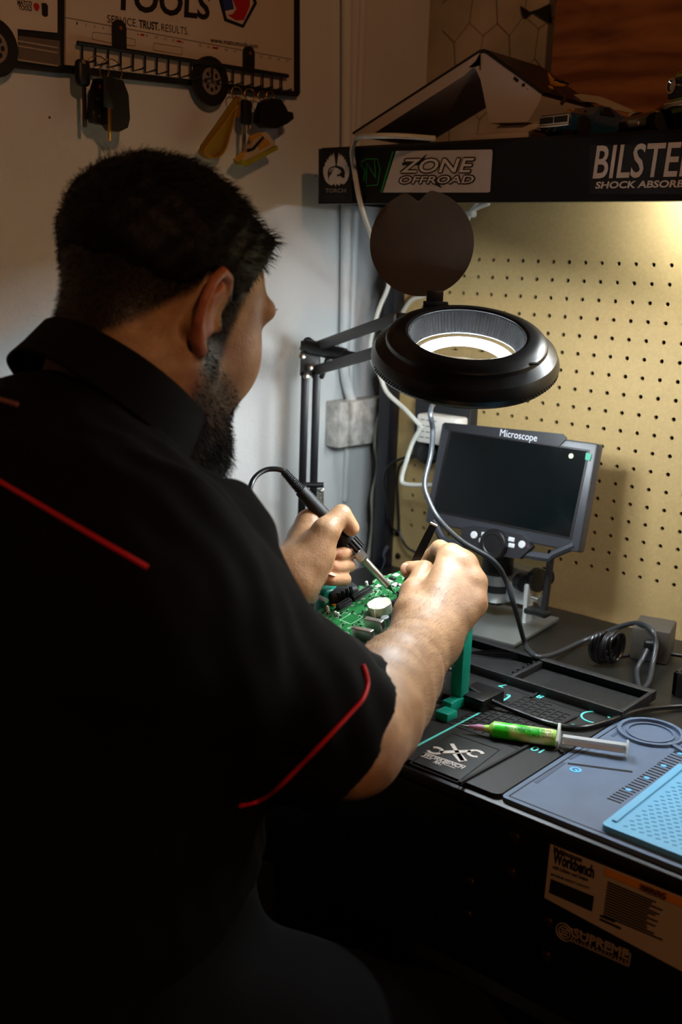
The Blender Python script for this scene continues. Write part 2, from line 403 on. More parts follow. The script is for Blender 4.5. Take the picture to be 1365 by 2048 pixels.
# BILSTEIN sticker continues past the frame
bs = sticker('bilstein_sticker', ((1180, 290), (1560, 284), (1560, 388), (1180, 388)), mat('matt_black_vinyl', '#101010', .6), 'black sticker with white block lettering')
M_WWP = mat('warm_white_print', '#c3b3a3', .55); w = MB(); p0 = S(1187, 356)
Lw = (S(1361, 353)[0] - p0[0])
w.text('BILSTEIN', p0, p0 + X * Lw * 8.05 / 6.05, .0352, Z, bold=.014, shear=.09, depth=.0012, space=1.)
B.part('lettering', w, M_WWP, bs, smooth=0, solid=False); w = MB()
q0 = S(1192, 377); w.text('SHOCK ABSORBERS', q0, q0 + X * (S(1364, 376)[0] - q0[0]) * 15.1 / 12.1, .0072, Z, bold=.03, shear=.12, depth=.0012)
B.part('lettering', w, M_WWP, bs, smooth=0, solid=False)

# paper labels on the apron
AP = BF + .0004
def A(px, py): return P(px, py, 1, AP)
M_PAPER = mat('label_paper', '#a8947c', .6); 
lab = sticker('product_label', ((1102, 1688), (1365 + 130, 1846), (1365 + 118, 2005), (1090, 1795)), M_PAPER, 'paper product label reading Multipurpose Workbench', apron, .0006, A)
k = MB()
k.text('Multipurpose', A(1110, 1702), A(1166, 1724), .0055, Z, .02, .0, .0012)
k.text('Workbench', A(1108, 1723), A(1190, 1755), .0115, Z, .035, .0, .0012)
k.text('with Lighting and Outlet', A(1107, 1735), A(1178, 1762), .0036, Z, .02, .0, .0012)
k.text('MAXIMUM WEIGHT CAPACITY', A(1104, 1749), A(1182, 1778), .0022, Z, .02, 0, .0012)
for i in range(14):
    t = i / 13; a_ = (1218 - t * 9, 1763 + t * 66); l_ = (1330 + random.uniform(-30, 14) - t * 9, 0)
    dx = l_[0] - a_[0]; mm = strip(A, (a_, (a_[0] + dx, a_[1] + dx * .42)), .0011); k.add(np.array(mm.v) + [0, -.0008, 0], mm.f)
for a_, b_ in (((1203, 1830), (1232, 1842)), ((1202, 1837), (1244, 1856))):
    mm = strip(A, (a_, b_), .0018); k.add(np.array(mm.v) + [0, -.0008, 0], mm.f)
B.part('lettering', k, M_PRINTK, lab, smooth=0, solid=False)
blk = MB().prism([A(*p) + Y * -.0008 for p in ((1104, 1757), (1190, 1792), (1186, 1822), (1100, 1784))], (0, -.0003, 0)); B.part('black_panel', blk, M_PRINTK, lab)
orr = MB().prism([A(*p) + Y * -.0008 for p in ((1213, 1735), (1490, 1848), (1488, 1865), (1210, 1748))], (0, -.0003, 0)); orp = B.part('warning_band', orr, mat('warning_orange', '#c97a12', .6), lab)
k = MB().text('WARNING', A(1283, 1776), A(1335, 1797), .0055, Z, .04, 0, .0024); B.part('lettering', k, M_PRINTK, lab, smooth=0, solid=False)
sup = MB()
for ln in (((1142, 1857), (1262, 1908), (1258, 1932), (1140, 1880)),):
    for a_, b_ in zip(ln, ln[1:]):
        mm = strip(A, (a_, b_), .0012); sup.add(mm.v, mm.f)
sup.text('SUPREME', A(1148, 1873), A(1258, 1919), .0095, Z, .03, 0, .001); sup.text('SUSPENSIONS', A(1148, 1883), A(1256, 1929), .0036, Z, .02, 0, .001, space=1.25)
c = A(1130, 1864)
for r in (.0085, .0058): sup.tube(circ(c + Y * -.0006, r, X, Z, 24), .0006, 5, closed=True)
for i in (-1, 0, 1): sup.box(c + Y * -.0006 + Z * i * .0026, (.007, .0006, .0012))
B.part('supreme_sticker', sup, mat('tan_print', '#8f7b66', .6), apron, smooth=0, solid=False, label='outlined sticker reading SUPREME SUSPENSIONS')
# ------------------------------------------------------------------ mats on the bench
ZM = .005
def Mx(px, py, z=ZM): return P(px, py, 2, z)
def flatpoly(mb, pts, z0, z1):                 # xy polygon extruded in z
    return mb.prism([(p[0], p[1], z0) for p in pts], (0, 0, z1 - z0))
def rrect(x0, x1, y0, y1, r=.006, n=5):
    out = []
    for cx, cy, a in ((x1 - r, y1 - r, 0), (x0 + r, y1 - r, 90), (x0 + r, y0 + r, 180), (x1 - r, y0 + r, 270)):
        for k in range(n): t = math.radians(a + 90 * k / (n - 1)); out.append((cx + r * math.cos(t), cy + r * math.sin(t)))
    return out
def line_xy(mb, pts, w, z0, z1):
    q = [np.array([p[0], p[1]]) for p in pts]
    for a, b in zip(q[:-1], q[1:]):
        d = (b - a) / max(np.linalg.norm(b - a), 1e-9); n = np.array([-d[1], d[0]]) * w / 2
        flatpoly(mb, [a + n, b + n, b - n, a - n], z0, z1)
    return mb
M_MATK = mat('black_silicone', '#131415', .55, var=.12, vscale=40, bump=.2, bscale=900)
M_GROOVE = mat('groove_black', '#070707', .8)
mx1 = float(Mx(997, 1599)[0]) - .004; MY0 = -.572
K = Thing('workbench_mat', 'black silicone repair mat with cyan numbers and a wrench logo', 'mat', (.13, -.38, 0))
slab = K.part('mat_slab', flatpoly(MB(), rrect(-.03, mx1, MY0, -.2345, .008), .0, ZM), M_MATK)
# raised tray at the back
TZ = .016; tb = P(1315, 1381, 2, TZ); tf = P(1246, 1425, 2, TZ)
ty1 = float(tb[1]); ty0 = float(tf[1]); tx1 = float((tb[0] + tf[0]) / 2); tx0 = -.03
tray = MB(); w = .0055
for (x0_, x1_, y0_, y1_) in ((tx0, tx1, ty1 - .011, ty1), (tx0, tx1, ty0, ty0 + w), (tx1 - w, tx1, ty0 + w, ty1 - .011), (tx0, tx0 + w, ty0 + w, ty1 - .011)):
    tray.box(((x0_ + x1_) / 2, (y0_ + y1_) / 2, (TZ + .001) / 2 + .002), (x1_ - x0_, y1_ - y0_, TZ - .004), bevel=.0012)
K.part('tray_wall', tray, M_MATK)
div = P(1020, 1345, 2, ZM)[0]
db = MB().box((P(1062, 1338, 2, .01)[0], (ty0 + ty1) / 2, .009), (.007, ty1 - ty0 - .016, .010), bevel=.001)
for i in range(6): db.box((P(1062, 1338, 2, .01)[0] - .004, ty0 + .012 + i * (ty1 - ty0 - .03) / 5, .009), (.007, .002, .010))
K.part('tray_divider', db, M_MATK)
rb = MB(); n_ = 58
for i in range(n_):
    x_ = div + .05 + (tx1 - w - .002 - div - .05) * i / n_
    rb.box((x_ + .001, (ty0 + ty1) / 2 - .003, ZM + .0004), (.0017, ty1 - ty0 - .02, .0009))
K.part('tray_ribbing', rb, M_MATK, kind='stuff')
hl = MB()
for i in range(12):
    x_ = tx1 - .02 - i * .024; hl.box((x_, ty1 - .0055, TZ - .0006), (.006, .003, .0016))
K.part('tray_hole', hl, M_GROOVE)
# cyan line with a curl, ring, numbers
cy = MB(); l0 = Mx(829, 1495); l1 = Mx(1006, 1402)
line_xy(cy, [l0 + (l0 - l1) * .28, l1], .0026, ZM - .001, ZM + .0006)
line_xy(cy, [l1, Mx(1015, 1397), Mx(1020, 1393), Mx(1019, 1390), Mx(1014, 1391)], .0026, ZM - .001, ZM + .0006)
K.part('cyan_line', cy, M_CYAN)
rc = Mx(1192, 1436); rr = .0170
ring = MB().lathe([(rr, ZM - .001), (rr, ZM + .001), (rr - .0022, ZM + .001), (rr - .0022, ZM - .001)], (rc[0], rc[1], 0), Z, 40, cap=False, closed=True)
K.part('cyan_ring', ring, M_CYAN)
def num(s, px, py, wd, h):                     # the numbers face the back of the bench
    c = Mx(px, py, ZM + .0006); nums = MB().text(s, c + X * wd / 2 + Y * h / 2, c - X * wd / 2 + Y * h / 2, h, -Y, .015, 0, 0); K.part('cyan_number', nums, M_CYAN, smooth=0, solid=False)
num('7', 1006, 1371, .0075, .011); num('8', 1081, 1393, .0075, .011); num('9', 1143, 1451, .0075, .011); num('10', 1075, 1499, .013, .011)
# block of small pockets: dark L bars paint in their shadowed edges
gx0 = float(Mx(960, 1440)[0]); ga = Mx(1050, 1400); gb = Mx(1150, 1428); gc = Mx(960, 1452)
gy1 = float(gb[1] + .004); gx1 = float(gb[0]); gx0 = gx1 - .088; gy0 = gy1 - .125
gr = MB(); nx, ny = 9, 13
for i in range(nx):
    for j in range(ny):
        if (i > 5 and j > 11) or (i < 2 and j > 9): continue
        cx, cyy = gx0 + (i + .5) * (gx1 - gx0) / nx, gy0 + (j + .5) * (gy1 - gy0) / ny
        gr.box((cx, cyy + .0032, ZM + .0001), (.0066, .0014, .0012)); gr.box((cx - .0034, cyy, ZM + .0001), (.0014, .0052, .0012))
K.part('pocket_edge_shade', gr, M_GROOVE)
K.part('panel_edge', line_xy(MB(), [(gx0 - .004, gy1 + .006), (gx1 + .006, gy1 + .006), (gx1 + .006, gy0 - .004), (gx0 - .004, gy0 - .004)], .0012, ZM - .001, ZM + .0005), M_GROOVE)
# ridges between the numbers
rg = MB()
for a_, b_ in (((1062, 1397), (1078, 1387)), ((1152, 1436), (1114, 1455)), ((1100, 1468), (1125, 1508)), ((920, 1568), (1060, 1492))):
    K.part('ridge', line_xy(MB(), [Mx(*a_), Mx(*b_)], .003, ZM - .001, ZM + .0025), M_GROOVE)
# logo panel
lp = [Mx(*p) for p in ((905, 1467), (1000, 1500), (915, 1565), (820, 1527))]
K.part('panel_edge', line_xy(MB(), lp + [lp[0]], .0012, ZM - .001, ZM + .0005), M_GROOVE)
lg = MB(); lz0, lz1 = ZM - .0005, ZM + .0005
a_, b_ = Mx(868, 1508), Mx(955, 1503)
def arm2(p, q_, wd): line_xy(lg, [p, q_], wd, lz0, lz1)
arm2(Mx(880, 1505), Mx(942, 1503), .006); arm2(Mx(904, 1488), Mx(926, 1522), .0045); arm2(Mx(914, 1508), Mx(927, 1523), .0095)
for cpx, d in (((880, 1505), -1), ((942, 1504), 1)):
    c = Mx(*cpx); arc = circ((c[0] + d * .006, c[1], 0), .0075, X, Y, 14, (0.7 if d > 0 else math.pi + .7) * 1., (2 * math.pi - .7 if d > 0 else 3 * math.pi - .7), True)
    line_xy(lg, arc, .0042, lz0, lz1)
lt = MB()
u_ = nrm(Mx(930, 1532) - Mx(846, 1505)); upv = np.array([-u_[1], u_[0], 0])
lt.text('WORKBENCH', Mx(846, 1511, ZM + .0006), Mx(926, 1538, ZM + .0006), .0072, upv, .025, .2, 0)
lt.text('MAT', Mx(866, 1525, ZM + .0006), Mx(884, 1532, ZM + .0006), .0072, upv, .025, .2, 0)
line_xy(lg, [Mx(848, 1505), Mx(932, 1533)], .0009, lz0, lz1); line_xy(lg, [Mx(842, 1512), Mx(862, 1519)], .0012, lz0, lz1); line_xy(lg, [Mx(888, 1529), Mx(910, 1537)], .0012, lz0, lz1)
lo = K.part('wrench_logo', lg, M_PRINTW); K.part('lettering', lt, M_PRINTW, lo, smooth=0, solid=False)

# blue-grey mat
M_MATB = mat('slate_blue_silicone', '#4f6078', .55, var=.08, vscale=30, bump=.15, bscale=900)
M_MATBD = mat('slate_blue_dark', '#37445a', .6)
NB = Thing('solder_mat', 'slate blue silicone soldering mat at the front of the bench', 'mat', (.5, -.43, 0))
bx0 = mx1 + .002; by1 = float(Mx(1268, 1434)[1]); bx1 = .72
NB.part('mat_slab', flatpoly(MB(), rrect(bx0, bx1, MY0, by1, .006), 0, ZM), M_MATB)
edge = [(bx0 + .006, by1 - .006), (bx0 + .006, MY0 + .006), (bx1 - .006, MY0 + .006)]
NB.part('edge_groove', line_xy(MB(), edge, .0012, ZM - .001, ZM + .0003), M_GROOVE)
gm = MB()
for a_, b_ in (((1072, 1566), (1130, 1525)), ((1140, 1518), (1180, 1497)), ((1225, 1473), (1245, 1460))): NB.part('side_recess', line_xy(MB(), [Mx(*a_), Mx(*b_)], .004, ZM - .001, ZM + .0003), M_MATBD)
NB.part('long_slot', line_xy(MB(), [Mx(1136, 1527), Mx(1266, 1544)], .0035, ZM - .001, ZM + .0004), M_GROOVE)
# magnifier shaped holder
mc = Mx(1302, 1467); mg = MB()
for r_o, r_i, zz in ((.036, .0315, .0035), (.026, .0235, .002)):
    mg.lathe([(r_o, ZM - .001), (r_o, ZM + zz), (r_i, ZM + zz), (r_i, ZM - .001)], (mc[0], mc[1], 0), Z, 48, cap=False, closed=True)
line_xy(mg, [mc + (Mx(1338, 1488) - mc) * 1.05, mc + (Mx(1338, 1488) - mc) * 3], .0055, ZM - .001, ZM + .003)
NB.part('round_holder', mg, M_MATB)
NB.part('holder_line', line_xy(MB(), [Mx(1352, 1483), Mx(1385, 1460)], .0016, ZM - .001, ZM + .0004), M_GROOVE)
# slot groups along the pad
for g in range(5):
    gx_, gy_ = (0, 36.6, 70.5, 102.9, 134)[g], (0, -24, -48, -72, -95)[g]; sl = MB()
    for i in range(6):
        ax_, ay_ = 1215.5 + gx_ + 5.8 * i, 1596.6 + gy_ - 4.1 * i; line_xy(sl, [Mx(ax_, ay_), Mx(ax_ + 27.5, ay_ + 9.8)], .0019, ZM - .001, ZM + .0004)
    NB.part('slot_group', sl, M_GROOVE, kind='stuff')
    c = Mx((1257.9, 1294.5, 1328.4, 1360.8, 1392)[g], (1580.3, 1556.3, 1532.3, 1508.3, 1485)[g])
    NB.part('blue_dot', MB().lathe([(.0030, ZM - .001), (.0030, ZM + .0006)], (c[0], c[1], 0), Z, 16), mat('sky_blue_silicone', '#58a8d8', .5))
c = Mx(1152, 1540); bd = NB.part('blue_badge', MB().lathe([(.0062, ZM - .001), (.0062, ZM + .0005)], (c[0], c[1], 0), Z, 24), mat('sky_blue_silicone', '#58a8d8', .5))
NB.part('badge_mark', line_xy(MB(), circ((c[0], c[1], 0), .003, X, Y, 5), .0009, ZM, ZM + .0009), M_MATBD, bd)

# light blue pad lying on it
M_PAD = mat('light_blue_silicone', '#62a6cc', .5, bump=.1, bscale=900)
pz0, pz1 = ZM, ZM + .006
pc = P(1203, 1648, 2, pz1); pt = P(1372, 1530, 2, pz1); px0 = float(pc[0]); py0 = float(pc[1]); py1 = float(pt[1])
PD = Thing('silicone_pad', 'light blue dimpled silicone pad resting on the slate blue mat', 'pad', ((px0 + .75) / 2 - .1, (py0 + py1) / 2, ZM))
PD.part('pad_slab', flatpoly(MB(), rrect(px0, px0 + .36, py0, py1, .005), pz0 + .0002, pz1), M_PAD)
rim = MB(); line_xy(rim, [(px0 + .007, py0 + .012), (px0 + .007, py1 - .012)], .0045, pz1 - .001, pz1 + .0016); PD.part('pad_rib', rim, M_PAD)
dm = MB()
for i in range(42):
    for j in range(26):
        x_ = px0 + .018 + i * .0078 + (.0039 if j % 2 else 0); y_ = py0 + .012 + j * .0064
        if y_ > py1 - .01: continue
        dm.box((x_, y_, pz1), (.0042, .0017, .0006), rotz(.5))
PD.part('dimple', dm, mat('dimple_blue', '#3b7ea6', .6), kind='stuff')

# ------------------------------------------------------------------ syringe
sa = P(918, 1449, 2, .0135); sb = P(1255, 1497, 2, .0155); sdv = nrm(sb - sa); sL = np.linalg.norm(sb - sa)
SY = Thing('flux_syringe', 'clear syringe of green solder flux lying across the two mats', 'syringe', tuple((sa + sb) / 2 * [1, 1, 0] + [0, 0, ZM]))
def sp(t): return sa + sdv * sL * t
def tpx(px, py): q = P(px, py, 2, .014); return float((q - sa) @ sdv / sL)
t0, t1, t2, t3, t4 = tpx(938, 1451), tpx(972, 1455), tpx(982, 1458), tpx(1113, 1477), tpx(1126, 1478)
RB = .0088
SY.part('needle', MB().cyl(sp(0), sp(t0), .0006, n=8), M_STEEL)
SY.part('needle_hub', MB().lathe([(.0012, 0), (.0022, .006), (.0034, .010), (.0034, (t1 - t0) * sL)], sp(t0), sdv, 16), mat('pink_hub', '#c795b8', .4))
M_CLR = mat('clear_syringe', '#e8eee8', .25, alpha=.55)
bar = SY.part('barrel', MB().lathe([(.0036, -.001), (.0042, .004), (RB * .9, .0075), (RB, .011), (RB, (t3 - t1) * sL)], sp(t1), sdv, 28), mat('green_flux', '#a8e060', .3, emit=None))
# printed label: green fading to pale
ml = bpy.data.materials.new('flux_label'); ml.use_nodes = True; nt = ml.node_tree; b_ = nt.nodes['Principled BSDF']
tc = nt.nodes.new('ShaderNodeTexCoord'); nz = nt.nodes.new('ShaderNodeTexNoise'); nz.inputs['Scale'].default_value = 34; nz.inputs['Detail'].default_value = 1
rmp = nt.nodes.new('ShaderNodeValToRGB'); rmp.color_ramp.elements[0].color = (*lin('#25c21a'), 1); rmp.color_ramp.elements[1].color = (*lin('#e2e6a8'), 1)
rmp.color_ramp.elements[0].position = .42; rmp.color_ramp.elements[1].position = .56
nt.links.new(tc.outputs['Object'], nz.inputs['Vector']); nt.links.new(nz.outputs[0], rmp.inputs[0]); nt.links.new(rmp.outputs[0], b_.inputs['Base Color']); b_.inputs['Roughness'].default_value = .35
SY.part('printed_label', MB().lathe([(RB + .0002, 0), (RB + .0002, (t3 - t2) * sL - .006)], sp(t2) + sdv * .003, sdv, 28, cap=False), ml, bar, solid=False)
# label text lies on the camera side of the barrel and reads towards the needle
up_ = nrm(Z * .8 - Y * .6); side = nrm(np.cross(sdv, up_)); lt = MB()
def ltext(s, ta, tb, off, h):
    ang = off; nn = up_ * math.cos(ang) + side * math.sin(ang); tt = nrm(np.cross(nn, sdv))
    lt.text(s, sp(tb) + nn * (RB + .0006), sp(ta) + nn * (RB + .0006), h, -tt, .01, 0, 0)
for s_, ta, tb, off, h in (('Serial No: 202301', tpx(1045, 1450), tpx(1112, 1458), -.35, .0026), ('Lot No: 2111-02', tpx(1062, 1466), tpx(1112, 1472), .05, .0032), ('Made in China', tpx(1018, 1456), tpx(1058, 1462), .0, .0030), ('Volume: 10 ml', tpx(1070, 1476), tpx(1112, 1482), .45, .0028)):
    ltext(s_, ta, tb, off, h)
SY.part('lettering', lt, mat('dark_green_print', '#14460f', .6), bar, smooth=0, solid=False)
SY.part('finger_flange', MB().box(sp(t3) + sdv * .0025, (.0032, .023, .027), np.c_[sdv, side, np.cross(sdv, side)], bevel=.001), M_CLR)
pl = MB(); R_ = np.c_[sdv, side, np.cross(sdv, side)]; pc_ = (sp(t4) + sp(1)) / 2; pln = (1 - t4) * sL
pl.box(pc_, (pln, .0016, .012), R_); pl.box(pc_, (pln, .012, .0016), R_)
pr = SY.part('plunger', pl, mat('milky_plastic', '#c9cfd0', .4, alpha=.8)); SY.part('thumb_rest', MB().lathe([(.0085, -.0012), (.0095, 0), (.0085, .0014)], sp(1), sdv, 24), M_CLR, pr)

# ------------------------------------------------------------------ microscope with screen
O_ = [np.array(v) for v in ((-.120, -.117, .275), (.122, -.101, .275), (.120, -.133, .131), (-.122, -.149, .132))]
mo = (O_[0] + O_[1] + O_[2] + O_[3]) / 4; mex = nrm(O_[1] - O_[0]); mey = nrm((O_[0] - O_[3])); mey = nrm(mey - mex * (mey @ mex)); mn = np.cross(mex, mey)   # faces the viewer
mR = np.c_[mex, mey, mn]; mW = .2426; mH = .1472
if mn @ (CAM - mo) < 0: mn = -mn
def Mo(px, py, d=0.): return ONP(px, py, mo + mn * d, mn) 
M_GUN = mat('gunmetal_plastic', '#2b2d33', .42); M_GUN2 = mat('dark_gunmetal', '#1b1c20', .4)
b0 = P(1120, 1236, 2, .006); b1 = P(1030, 1290, 2, .006); by_ = nrm(b0 - b1); bx_ = np.array([by_[1], -by_[0], 0]); blen = np.linalg.norm(b0 - b1)
MS = Thing('digital_microscope', 'digital microscope with a grey framed flat screen above an aluminium base plate', 'microscope', (0, -.11, 0))
bc = (b0 + b1) / 2 - bx_ * .075; bc[2] = .004
MS.part('base_plate', MB().box(bc, (.15, blen, .006), np.c_[bx_, by_, Z], bevel=.0015), mat('satin_aluminium', '#8f9491', .42, .85))
scr = MS.part('screen_frame', MB().box(mo - mn * .011, (mW, mH, .022), mR, bevel=.003), M_GUN)
top = [Mo(*p) for p in ((893, 848), (1133, 870), (1125, 885), (885, 862))]
top = [Mo(*p, .0004) for p in ((890, 845), (1128, 868), (1136, 876), (1120, 893), (905, 862), (893, 858))]
MS.part('brow', MB().prism(top, mn * .002), M_GUN2, scr)
MS.part('lettering', MB().text('Microscope', Mo(1000, 872, .0028), Mo(1074, 883, .0028), .0098, mey, 0., 0, 0), mat('silver_print', '#b9bcc2', .4), scr, smooth=0, solid=False)
sc4 = [Mo(*p, .0004) for p in ((905, 864), (1176, 903), (1140, 1074), (870, 1019))]
MS.part('bezel', MB().prism([Mo(*p, .0003) for p in ((900, 859), (1181, 900), (1144, 1079), (864, 1023))], mn * .0006), M_BLKP, scr)
mscr = mat('screen_glass', '#04090b', .14, var=.3, vscale=14)
sg = MS.part('screen', MB().prism([q + mn * .0008 for q in sc4], mn * .0004), mscr, scr, label='dark glossy screen')
MS.part('film_tab', MB().prism([Mo(*p, .0016) for p in ((1173, 905), (1184, 908), (1181, 922), (1171, 919))], mn * .0006), mat('green_tab', '#0b7a62', .4), scr)
MS.part('film_dot', MB().prism(circ(Mo(1143, 912, .0016), .0034, mex, mey, 16), mn * .0003), mat('pale_yellow', '#d8dca0', .5), scr)
ctl = [Mo(*p, -.006) for p in ((930, 1056), (960, 1052), (1050, 1070), (1072, 1094), (1046, 1118), (980, 1108), (945, 1092), (932, 1078))]
cp = MS.part('control_panel', MB().prism(ctl, mn * .011), M_GUN2)
bracket = MB()
for l in (((1150, 1090), (1108, 1108), (1100, 1116), (1050, 1108)), ((868, 1042), (885, 1075), (900, 1085), (950, 1092))):
    MS.part('bracket', MB().tube([Mo(*p, -.004) for p in l], .006, 8), M_GUN)
kc = Mo(990, 1088, .005); MS.part('knob', MB().lathe([(.0205, 0), (.0205, .006), (.0188, .0085), (.014, .0085), (.013, .0078)], kc, mn, 36), M_BLKP, cp)
kr = MB()
for k_ in range(40):
    a = k_ * 2 * math.pi / 40; kr.box(kc + mn * .003 + .0206 * (math.cos(a) * mex + math.sin(a) * mey), (.0012, .0012, .006), mR)
MS.part('knob_knurling', kr, M_BLKP, cp, kind='stuff')
M_BTN = mat('silver_button', '#b9bcc0', .35)
for px, py, kind in ((949, 1070, 0), (970, 1069, 1), (965, 1081, 1), (1024, 1079, 1), (1024, 1091, 1), (1045, 1089, 0)):
    c = Mo(px, py, .005)
    if kind == 0: MS.part('button', MB().lathe([(.0052, 0), (.0052, .0015), (.0045, .002)], c, mn, 20), M_BTN, cp)
    else: MS.part('button', MB().box(c + mn * .0008, (.0095, .0062, .0018), mR, bevel=.0025, seg=3), M_BTN, cp)
MS.part('indicator', MB().lathe([(.0016, 0), (.0016, .001)], Mo(1057, 1093, .005), mn, 10), mat('dim_red', '#5a3038', .4), cp)
# camera barrel
ba = D(998, 1106, 1.545); bb = D(998, 1206, 1.545); bb = np.array([ba[0], ba[1], bb[2]]); q = lambda t: ba + (bb - ba) * t; bl = np.linalg.norm(bb - ba)
MS.part('barrel_top', MB().cyl(q(-.02), q(.42), .0225, n=28), M_BLKP)
MS.part('barrel_ring', MB().cyl(q(.42), q(.62), .0245, n=32), M_ALU); MS.part('barrel_grip', MB().cyl(q(.62), q(.78), .0235, n=32), M_BLKP)
MS.part('barrel_ring', MB().lathe([(.0245, 0), (.0245, .010), (.0225, bl * .2)], q(.78), -Z, 32), M_ALU)
MS.part('lens_tip', MB().cyl(q(.98), q(1.08), .012, n=20), M_BLKP)
# column and clamp behind
col = D(1056, 1190, 1.53); colb = np.array([col[0], col[1], .007])
MS.part('column_plate', MB().box((col[0] + .002, col[1], .035), (.006, .022, .058), np.c_[bx_, by_, Z], bevel=.001), mat('pale_metal', '#c4c9cb', .4, .5))
MS.part('clamp_block', MB().box(D(1042, 1182, 1.54), (.036, .03, .03), np.c_[bx_, by_, Z], bevel=.002), M_ALU)
MS.part('clamp_arm', MB().box(D(1045, 1142, 1.545), (.046, .022, .012), np.c_[bx_, by_, Z], bevel=.002), M_ALU)
kb = D(1040, 1162, 1.53); MS.part('focus_knob', MB().cyl(kb, kb + (X * .6 + Y * -.3) * .020, .0125, n=24), M_BLKP)
kb = D(1070, 1158, 1.53); MS.part('focus_knob', MB().cyl(kb, kb + (X * .8 - Y * .2) * .012, .017, n=28), M_BLKP)
wn = D(1064, 1196, 1.52); MS.part('wing_screw', MB().cyl(wn, wn + X * .012, .004, n=12).box(wn + X * .014, (.005, .004, .018), bevel=.001), M_STEEL)
MS.part('light_stalk', MB().tube(crom([D(1104, 1100, 1.50), D(1098, 1150, 1.50), D(1090, 1210, 1.50), D(1086, 1226, 1.50)], 6), [.0052] * 18 + [.0065], 12), M_BLKP)
MS.part('stalk_foot', MB().box(D(1076, 1224, 1.50), (.034, .02, .008), bevel=.002), M_BLKP)
MS.part('stalk_cable', MB().tube(crom([D(1086, 1135, 1.51), D(1104, 1142, 1.51), D(1107, 1160, 1.51), D(1096, 1170, 1.51), D(1080, 1171, 1.51)], 6), .0017, 8), M_BLKP)

# ------------------------------------------------------------------ magnifier lamp
ln_ = nrm((.231, -.274, .934)); lex = nrm(np.cross(Y, ln_)); lex = nrm(np.array([.758, .651, 0]) - ln_ * (np.array([.758, .651, 0]) @ ln_)); ley = np.cross(ln_, lex)
LO = D(931, 709, 1.22); RO = .1062
J = P(622, 716, 0, -.30)                       # elbow joint on the pole
G = Thing('magnifier_lamp', 'black magnifier lamp with a ribbed round head glowing white inside', 'lamp', (J[0], J[1], 0))
M_SAT = mat('satin_black', '#0a0a0b', .3, bump=.06, bscale=900)
prof = [(.0665, .026), (.0695, .0275), (.078, .0262), (.088, .0225), (.0905, .020), (.0915, .0155), (.0965, .0125), (.1025, .008), (RO, .0), (RO + .0008, -.004), (RO, -.0045), (RO, -.0095), (RO - .004, -.0145), (RO - .012, -.0180), (.090, -.0190), (.082, -.0190), (.082, -.0165), (.088, -.0155), (.094, -.0125), (.098, -.008), (.094, .0), (.08, .006), (.0665, .006)]
shell = G.part('head_shell', MB().lathe(prof, LO, ln_, 72, cap=False, closed=True), M_SAT, smooth=28)
ribs = MB(); nr = 96
rin = .0655; zt, zb_ = .0245, .001
ring1 = []; ring2 = []
for k_ in range(nr * 2):
    a = k_ * math.pi / nr; r_ = rin - (.0014 if k_ % 2 else 0); d_ = math.cos(a) * lex + math.sin(a) * ley
    ring1.append(LO + r_ * d_ + ln_ * zt); ring2.append(LO + (r_ - .006) * d_ + ln_ * zb_)
ribs.ring_sweep([ring1, ring2], cap=False); 
G.part('ribbed_collar', ribs, mat('collar_black', '#0c0d0e', .6), smooth=0, solid=False)
M_GLASS = mat('lens_glass', '#ffffff', .0, trans=1., ior=1.45)
G.part('lens', MB().lathe([(.0015, .0024), (.02, .0022), (.04, .0016), (.0592, .0006), (.0592, -.0006), (.04, -.0016), (.02, -.0022), (.0015, -.0024)], LO + ln_ * .0, ln_, 56), M_GLASS, smooth=60)
m_ring = mat('ring_glow', '#ffffff', .5, emit=(.86, .95, 1.0), estr=LAMP_E)
G.part('light_ring', MB().tube(circ(LO - ln_ * .0135, .0545, lex, ley, 64), .0062, 12, closed=True), m_ring, label='glowing white light ring')
# reflector that closes the underside between the ring and the shell
G.part('reflector', MB().lathe([(.062, -.0045), (.081, -.0150), (.0815, -.0138), (.062, -.0030)], LO, ln_, 56, cap=False, closed=True), mat('white_reflector', '#d6d6d2', .5))
vd = MB()
for a0_, a1_ in ((195, 235), (300, 345)):
    for k_ in range(16):
        for jj in (0, 1):
            a = math.radians(a0_ + (a1_ - a0_) * (k_ + .5 * jj) / 16); d_ = math.cos(a) * lex + math.sin(a) * ley
            c = LO + d_ * (RO + .0002) + ln_ * (-.0060 - .0028 * jj); vd.cyl(c - d_ * .001, c + d_ * .0004, .0010, n=8)
G.part('vent_hole', vd, M_GROOVE, kind='stuff')
sw = LO + lex * .066 - ley * .062 + ln_ * .0215; G.part('finger_notch', MB().box(sw, (.012, .005, .002), np.c_[lex, ley, ln_], bevel=.001), M_GROOVE)
# flip-up lens cover
hg = D(872, 606, 1.275); cv = D(844, 488, 1.30); cn = nrm(CAM - cv); cn = nrm(cn + np.array([0, 0, -.10]))
cux, cuy, cun = frame(cn); cR = .0628
cover = MB(); pts = circ(cv, cR, cux, cuy, 128)
nt_ = D(836, 377, 1.279); pts2 = []
for p in pts:
    dd = p - nt_; l = np.linalg.norm(dd)
    if l < .0155: p = p - nrm(p - cv) * (.0155 - l) * .95
    pts2.append(p)
M_COV = mat('smoked_brown_plastic', '#3a2d22', .35)
cvo = G.part('lens_cover', MB().prism(pts2, cun * -.003), M_COV, smooth=30)
G.part('cover_hinge', MB().box((hg + D(868, 590, 1.285)) / 2, (.02, .006, .02), np.c_[cux, cun, cuy], bevel=.001).box(hg - Z * .002, (.030, .008, .006), np.c_[lex, ley, ln_], bevel=.001), M_BLKP)
